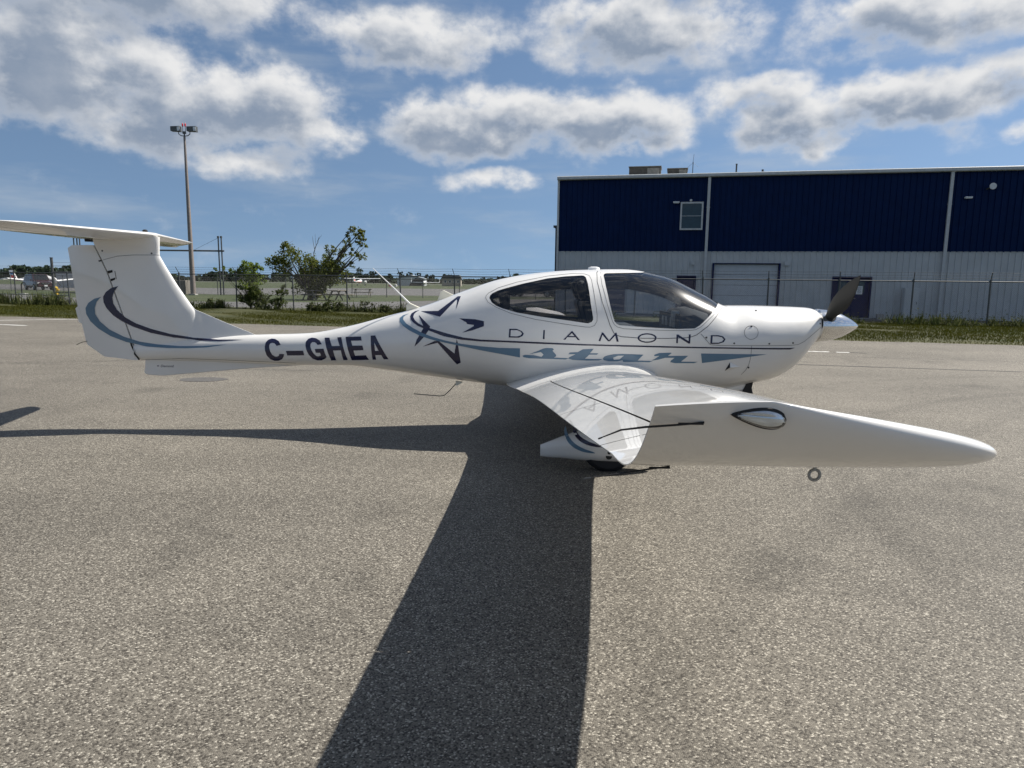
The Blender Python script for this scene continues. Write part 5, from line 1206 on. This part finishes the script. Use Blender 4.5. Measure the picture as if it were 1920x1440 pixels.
# ---- wings
LEX = [(.3, 1.43), (.55, 1.40), (.8, 1.315), (1.44, 1.23), (4.13, 1.13), (4.7, 1.085), (5.1, 1.042), (5.4, 1.0)]
TEX = [(.3, -.06), (.55, -.025), (1.0, .085), (5.4, .249)]
ZTE = [(.3, .545), (.55, .562), (1.0, .585), (5.4, 1.132)]
def tb(T, s): return float(pchip([a for a, _ in T], [b for _, b in T], np.array([s]))[0])
HS0, HS1, HSM = 1.0, 5.22, 4.05
hinge = lambda s: .338 + (s - 1.0) * .0208
sink = .27          # the apron's cross-fall leaves the far wing tip lower
def wing(sy):
    rings = []; dz = math.atan(.1244); up = Vector((0, -sy * math.sin(dz), math.cos(dz)))
    for s in list(np.linspace(.3, 1.3, 16)) + list(np.linspace(1.45, 5.4, 34)):
        zt = tb(ZTE, s) if s < 1.02 else .585 + (s - 1.0) * .1244
        if sy > 0: zt -= sink * (s / 5.4) ** 1.5
        zl = zt + .075 - .045 * (s - .55) / 4.85
        tex = tb(TEX, s); rings.append(naca_ring((tb(LEX, s), sy * s, zl), (tex, sy * s, zt), up, .178 - .058 * (s / 5.4) ** 3, .045 - .017 * (s / 5.4) ** 3))
    # upswept tip: the section turns up through a tight curve and the leading edge rakes back
    P = [Vector((5.40, 1.1324)), Vector((5.60, 1.146)), Vector((5.70, 1.164)), Vector((5.865, 1.338))]
    # leading edge of the tip: rakes back while it climbs less than the trailing edge
    LQ = [(0, 1.0, 5.40, 1.165), (.2, .990, 5.54, 1.188), (.4, .968, 5.68, 1.213), (.55, .930, 5.765, 1.237), (.68, .845, 5.81, 1.264), (.8, .715, 5.835, 1.294), (.9, .587, 5.85, 1.321), (1, .462, 5.862, 1.347)]
    qs = [r[0] for r in LQ]; K = 26
    for i in range(1, K + 1):
        q = i / K; dn = sink if sy > 0 else 0
        B = P[0] * (1 - q) ** 3 + P[1] * 3 * q * (1 - q) ** 2 + P[2] * 3 * q * q * (1 - q) + P[3] * q ** 3
        D = (P[1] - P[0]) * 3 * (1 - q) ** 2 + (P[2] - P[1]) * 6 * q * (1 - q) + (P[3] - P[2]) * 3 * q * q; D.normalize()
        lx, ls, lz = (float(pchip(qs, [r[k] for r in LQ], np.array([q]))[0]) for k in (1, 2, 3))
        th = .105 * (1 - q) + .112 * q
        if q > .8: th *= max(.12, math.sqrt(max(0, 1 - ((q - .8) / .2) ** 2)))
        up2 = Vector((0, -sy * D.y, D.x))
        rings.append(naca_ring((lx, sy * ls, lz - dn), (.249 + .002 * q, sy * B.x, B.y - dn), up2, th, .036 * (1 - q) + .016 * q))
    def cl(c):
        s = abs(c.y)
        if HS0 - .004 < s < HS1 + .004 and c.z < 1.4:
            h = hinge(s)
            if abs(c.x - h) < .0045: return None
            if c.x < h:
                for e in (HS0, HSM, HS1):
                    if abs(s - e) < .004: return None
                return 'flap' if s < HSM else 'aileron'
        return 'wing'
    nrm = Vector((1, -sy * .0208, 0)).normalized(); cut = []
    for d in (-.0045, .0045): cut.append(((hinge(1.0) + d, sy * 1.0, 0), nrm))
    for e in (HS0, HSM, HS1):
        for d in (-.004, .004): cut.append(((0, sy * (e + d), 0), (0, 1, 0)))
    return split_loft(rings, plane, cut, cl)
RW = wing(-1); LW = wing(1)

# ---- wing tip fittings (right)
lampc = Vector((.436, -5.856, 1.318))
def teardrop(L_, h, d, n=20, k=18):
    rings = []
    for i in range(n + 1):
        t = i / n; r = (math.sin(math.pi * t ** .62)) ** .8 if 0 < t < 1 else .001
        rings.append([(-L_ / 2 + L_ * t, -d * r * math.cos(a), h / 2 * r * math.sin(a)) for a in np.linspace(0, 2 * math.pi, k, endpoint=False)])
    return rings
def tear_obj(name, L_, h, d, m, off=(0, 0, 0)):
    """teardrop lamp: round end forward, tail aft"""
    ca, sa = math.cos(.08), math.sin(.08); R = []
    for r in teardrop(L_, h, d):
        R.append([(-p[0] * ca - p[2] * sa + lampc.x + off[0], p[1] + lampc.y + off[1], -p[0] * sa * -1 + p[2] * ca + lampc.z + off[2]) for p in r])
    return MB().loft(R, cap=False).build(name, m, plane, smooth=True, sharp=0)
tear_obj('position_light_base', .100, .042, .012, M_gap)
tear_obj('position_light_bezel', .095, .037, .014, mat('lamp_reflector_shell', (.62, .65, .68), .16, metal=.9))
tear_obj('position_light_lens', .087, .032, .030, M_clear, (0, -.008, -.001))
MB().tube([(.452, -5.840, 1.326), (.452, -5.862, 1.326)], .010, 10).build('lamp_bulb', M_metal, plane)
MB().box((.425, -5.852, 1.325), (.028, .010, .018)).build('lamp_reflector', M_metal, plane)
for pts, lab in (([(.345, -5.840, 1.304), (.297, -5.844, 1.300), (.240, -5.842, 1.295), (.205, -5.79, 1.278), (.180, -5.71, 1.245)], 0), ([(.345, -5.595, 1.156), (.30, -5.60, 1.151), (.257, -5.60, 1.144), (.174, -5.60, 1.130)], 1)):
    w = MB().tube(pts, [.0022] * (len(pts) - 2) + [.0018, .0012], 6).build('static_wick', M_tyre, plane, smooth=True)
    MB().box(Vector(pts[0]) * .5 + Vector(pts[1]) * .5, (.045, .003, .0035)).build('wick_holder', M_gap, w)
    MB().tube([pts[-1], Vector(pts[-1]) + (Vector(pts[-1]) - Vector(pts[-2])).normalized() * .016], .0018, 5).build('wick_tip', M_screw, w)
ring = MB(); rc = Vector((.727, -5.45, 1.100))
ring.tube([rc + Vector((math.cos(a) * .013, 0, math.sin(a) * .013)) for a in np.linspace(0, 2 * math.pi, 25)], .0038, 8, cap=False); ring.tube([rc + Vector((0, 0, .013)), rc + Vector((0, 0, .05))], .004, 8)
ring.build('tie_down_ring', MT['galv'], plane, smooth=True)
MB().tube([(.92, -5.0, 1.16), (.92, -5.0, 1.175)], .01, 8).build('fuel_vent', M_screw, plane)

# ---- nose: spinner and two-blade propeller
HUB = Vector((3.14, 0, 1.140))
MB().lathe_x([(-.06, .10), (-.035, .163), (0, .165), (.06, .160), (.14, .142), (.22, .113), (.30, .072), (.36, .033), (.388, .008), (.392, 0)], HUB, 48).build('spinner', M_metal, plane, smooth=True, sharp=50)
MB().lathe_x([(-.065, .12), (-.04, .170), (-.028, .170), (-.02, .12)], HUB, 40).build('spinner_backplate', M_metal, plane, smooth=True, sharp=30)
def blade(th):
    d = Vector((0, -math.sin(th), math.cos(th))); tan = Vector((1, 0, 0)).cross(d); xa = Vector((1, 0, 0))
    rings = []
    for f, c, tk, be in ((.10, .07, .060, 62), (.16, .078, .050, 60), (.22, .104, .034, 56), (.32, .142, .024, 48), (.44, .168, .018, 41), (.55, .166, .014, 35), (.66, .146, .011, 30), (.76, .114, .008, 26), (.83, .082, .006, 24), (.89, .048, .004, 23), (.93, .020, .003, 22), (.95, .004, .002, 22)):
        b_ = math.radians(be); cd_ = tan * math.cos(b_) + xa * math.sin(b_); nd = xa * math.cos(b_) - tan * math.sin(b_); p = HUB + Vector((.03, 0, 0)) + d * (f if f < .2 else .2 + (f - .2) * .87)
        rings.append([p + cd_ * (c * (.5 * math.cos(a) + .02)) + nd * (tk * .5 * math.sin(a)) for a in np.linspace(0, 2 * math.pi, 20, endpoint=False)])
    return MB().loft(rings).build('propeller_blade', M_prop, plane, smooth=True, sharp=0)
TH = math.radians(54)
for a in (TH, TH + math.pi):
    bl_ = blade(a); d = Vector((0, -math.sin(a), math.cos(a)))
    MB().tube([HUB + Vector((.045, 0, 0)) + d * .09, HUB + Vector((.045, 0, 0)) + d * .17], .052, 14).build('blade_boot', M_gap, bl_)
# cowl inlets and lower scoop
for sy in (-1, 1):
    q = MB(); q.add([(3.06, sy * (.20 + .055 * math.cos(a)), 1.17 + .06 * math.sin(a)) for a in np.linspace(0, 2 * math.pi, 20, endpoint=False)], [tuple(range(20))]); q.build('cooling_inlet', M_gap, plane)

# ---- undercarriage
def pant(cx, cy, sy):
    st = [(.24, .169, .049, .018), (.30, .178, .064, .034), (.40, .196, .086, .062), (.54, .215, .118, .095), (.70, .232, .145, .118), (.86, .242, .160, .125), (1.0, .24, .155, .115), (1.12, .225, .125, .088), (1.20, .205, .085, .055), (1.245, .19, .035, .022)]
    rings = []
    for x, z, hz, hy_ in st:
        row = []
        for a in np.linspace(0, 2 * math.pi, 28, endpoint=False):
            c, s = math.cos(a), math.sin(a); e = 2 / 2.5
            row.append((x, cy + hy_ * math.copysign(abs(c) ** e, c), z + hz * math.copysign(abs(s) ** e, s)))
        rings.append(row)
    return MB().loft(rings).build('wheel_fairing', M_white, plane, smooth=True, sharp=40), st
PANTS = None
for sy in (-1, 1):
    pf, PANTS = pant(.8, sy * 1.49, sy)
    t = MB().lathe_y([(-.07, .10), (-.075, .19), (-.055, .222), (0, .23), (.055, .222), (.075, .19), (.07, .10)], (.80, sy * 1.49, .229), 36).build('main_tyre', M_tyre, plane, smooth=True)
    MB().lathe_y([(-.06, 0), (-.06, .10), (.06, .10), (.06, 0)], (.80, sy * 1.49, .229), 20).build('rim', MT['galv'], t)
    rings = []
    for f in np.linspace(0, 1, 8):
        y = sy * (.35 + 1.05 * f); z = .52 - .24 * f ** 1.5; w = .11 - .03 * f
        rings.append([(.78 + w * math.cos(a), y, z + .022 * math.sin(a)) for a in np.linspace(0, 2 * math.pi, 14, endpoint=False)])
    MB().loft(rings).build('gear_leg', M_white, plane, smooth=True, sharp=0)
def pantY(x, z):
    xs = [s[0] for s in PANTS]; zc, hz, hw = (float(np.interp(x, xs, [s[i] for s in PANTS])) for i in (1, 2, 3))
    q = abs(z - zc) / hz
    return 1.49 + (hw * (1 - q ** 2.5) ** .4 if q < 1 else 0)
def arc(cx, cz, rx, rz_, a0, a1, w0, w1, n=22):
    o, i_ = [], []
    for k in range(n + 1):
        t = k / n; a = math.radians(a0 + (a1 - a0) * t); w = (math.sin(math.pi * min(1, t * 1.0)) ** .6) * w0 + w1
        o.append((cx + rx * math.cos(a), cz + rz_ * math.sin(a))); i_.append((cx + (rx - w) * math.cos(a), cz + (rz_ - w) * math.sin(a)))
    return o + i_[::-1]
xz_fill([(arc(.66, .335, .225, .158, 165, 275, .030, .004), None)], pantY, .002, .03, 'fairing_arc', M_steel, plane)
xz_fill([(arc(.72, .355, .215, .125, 165, 275, .030, .004), None)], pantY, .002, .03, 'fairing_arc', M_navy, plane)
for z, r in ((.150, .025), (.185, .014)): MB().tube([(.795, -pantY(.795, z) + .004, z), (.795, -pantY(.795, z) - .002, z)], r, 16).build('jacking_point', M_gap, plane)
# nose gear, mostly behind the wing
ng = MB(); ng.tube([(2.40, 0, .66), (2.46, 0, .45), (2.50, 0, .30)], [.035, .033, .03], 12); ng.build('nose_leg', M_tyre, plane, smooth=True)
fk = MB(); fk.tube([(2.48, -.09, .33), (2.50, -.09, .19)], .018, 8); fk.tube([(2.48, .09, .33), (2.50, .09, .19)], .018, 8); fk.bar((2.48, -.1, .33), (2.48, .1, .33), .04); fk.build('nose_fork', MT['galv_dark'], plane)
t = MB().lathe_y([(-.05, .08), (-.058, .15), (-.04, .183), (0, .19), (.04, .183), (.058, .15), (.05, .08)], (2.50, 0, .189), 30).build('nose_tyre', M_tyre, plane, smooth=True)
MB().lathe_y([(-.045, 0), (-.045, .08), (.045, .08), (.045, 0)], (2.50, 0, .189), 16).build('rim', MT['galv'], t)
MB().tube([(2.30, -.12, .62), (2.22, -.14, .48), (2.12, -.15, .43)], .032, 12).build('exhaust_pipe', M_gap, plane, smooth=True)
# cowl flap opening under the belly
MB().prism([(2.10, .48), (2.36, .50), (2.40, .60), (2.12, .60)], -.30, .30).build('belly_fairing', M_white, plane, bevel=.03)

MB().prism([(2.27, .455), (2.36, .455), (2.385, .59), (2.33, .60)], -.312, -.29).build('exhaust_opening', M_gap, plane)
# ---- cockpit
cab = MB(); cab.box((.9, 0, 1.0), (2.3, .98, .04)); cab.build('cabin_floor', M_int, plane)
def seat(x, y, recl, top, w=.44):
    s = MB(); R = Matrix.Rotation(recl, 3, 'Y')
    s.box((x + .22, y, 1.07), (.46, w, .12)); s.box(Vector((x, y, 1.06)) + R @ Vector((0, 0, (top - 1.06) / 2)), (.11, w, top - 1.06), R)
    so = s.build('seat', M_seat, plane, bevel=.04)
    h = MB(); h.box(Vector((x, y, 1.06)) + R @ Vector((0, 0, top - .97)), (.09, .24, .20), R); h.build('headrest', M_seat, so, bevel=.04)
for y in (-.26, .26):
    seat(.80, y, -.30, 1.40); seat(.0, y * .72, -.28, 1.28, .30)
gs = MB(); rg = []
for x, z0, z1, w in ((1.60, 1.06, 1.22, .46), (1.64, 1.04, 1.30, .48), (1.75, 1.04, 1.32, .47), (1.95, 1.05, 1.26, .42), (2.05, 1.10, 1.20, .36)):
    rg.append([(x, w * math.cos(a), z0 if math.sin(a) < 0 else z0 + (z1 - z0) * math.sin(a) ** .6) for a in np.linspace(0, 2 * math.pi, 24, endpoint=False)])
gs.loft(rg).build('glareshield', M_int, plane, smooth=True, sharp=60)
MB().box((1.595, 0, 1.15), (.02, .84, .22)).build('instrument_panel', M_gap, plane)
for y, z in ((-.28, 1.17), (-.16, 1.17), (.05, 1.17), (.2, 1.17)): MB().box((1.582, y, z), (.012, .09, .09)).build('instrument', MT['galv'], plane)
vw = seam([(1.30, 1.145), (1.30, 1.235), (1.32, 1.255), (1.45, 1.25), (1.54, 1.22), (1.58, 1.17), (1.57, 1.145)], .010, -.002, fusY, M_clear, 'storm_window_frame')
MB().box((1.585, -.30, 1.235), (.07, .05, .10)).build('compass_bracket', MT['galv'], plane)
MB().box((.80, 0, 1.615), (.10, .5, .025)).build('roll_bar', M_int, plane)
# ---- antennas and small fittings
wh = MB().tube([(-1.03, -.02, 1.30), (-1.2, -.02, 1.465), (-1.415, -.02, 1.668)], [.010, .007, .003], 8).build('whip_antenna', M_aw, plane, smooth=True)
MB().prism([(-1.08, 1.235), (-.93, 1.275), (-.98, 1.295), (-1.045, 1.325), (-1.085, 1.305)], -.035, -.005).build('antenna_base', M_cream, plane, bevel=.008)
MB().prism([(-.78, 1.345), (-.58, 1.40), (-.62, 1.41), (-.715, 1.455), (-.745, 1.442)], .10, .118).build('blade_antenna', M_cream, plane, bevel=.005)
MB().tube([(.815, 0, 1.675), (.815, 0, 1.70), (.815, 0, 1.708)], [.062, .056, .03], 20).build('gps_antenna', M_aw, plane, smooth=True)
la = MB().tube([(-.56, -.12, .53), (-.63, -.13, .45), (-.69, -.13, .395), (-.74, -.13, .388), (-1.0, -.13, .408)], .0045, 6).build('bent_antenna', MT['galv_dark'], plane, smooth=True)
MB().prism([(-.57, .545), (-.50, .535), (-.55, .50), (-.575, .50)], -.14, -.11).build('antenna_base', M_cream, plane)
MB().tube([(-4.36, 0, .90), (-4.42, -.01, .885), (-4.47, -.02, .86)], .003, 5).build('tail_wick', M_tyre, plane)
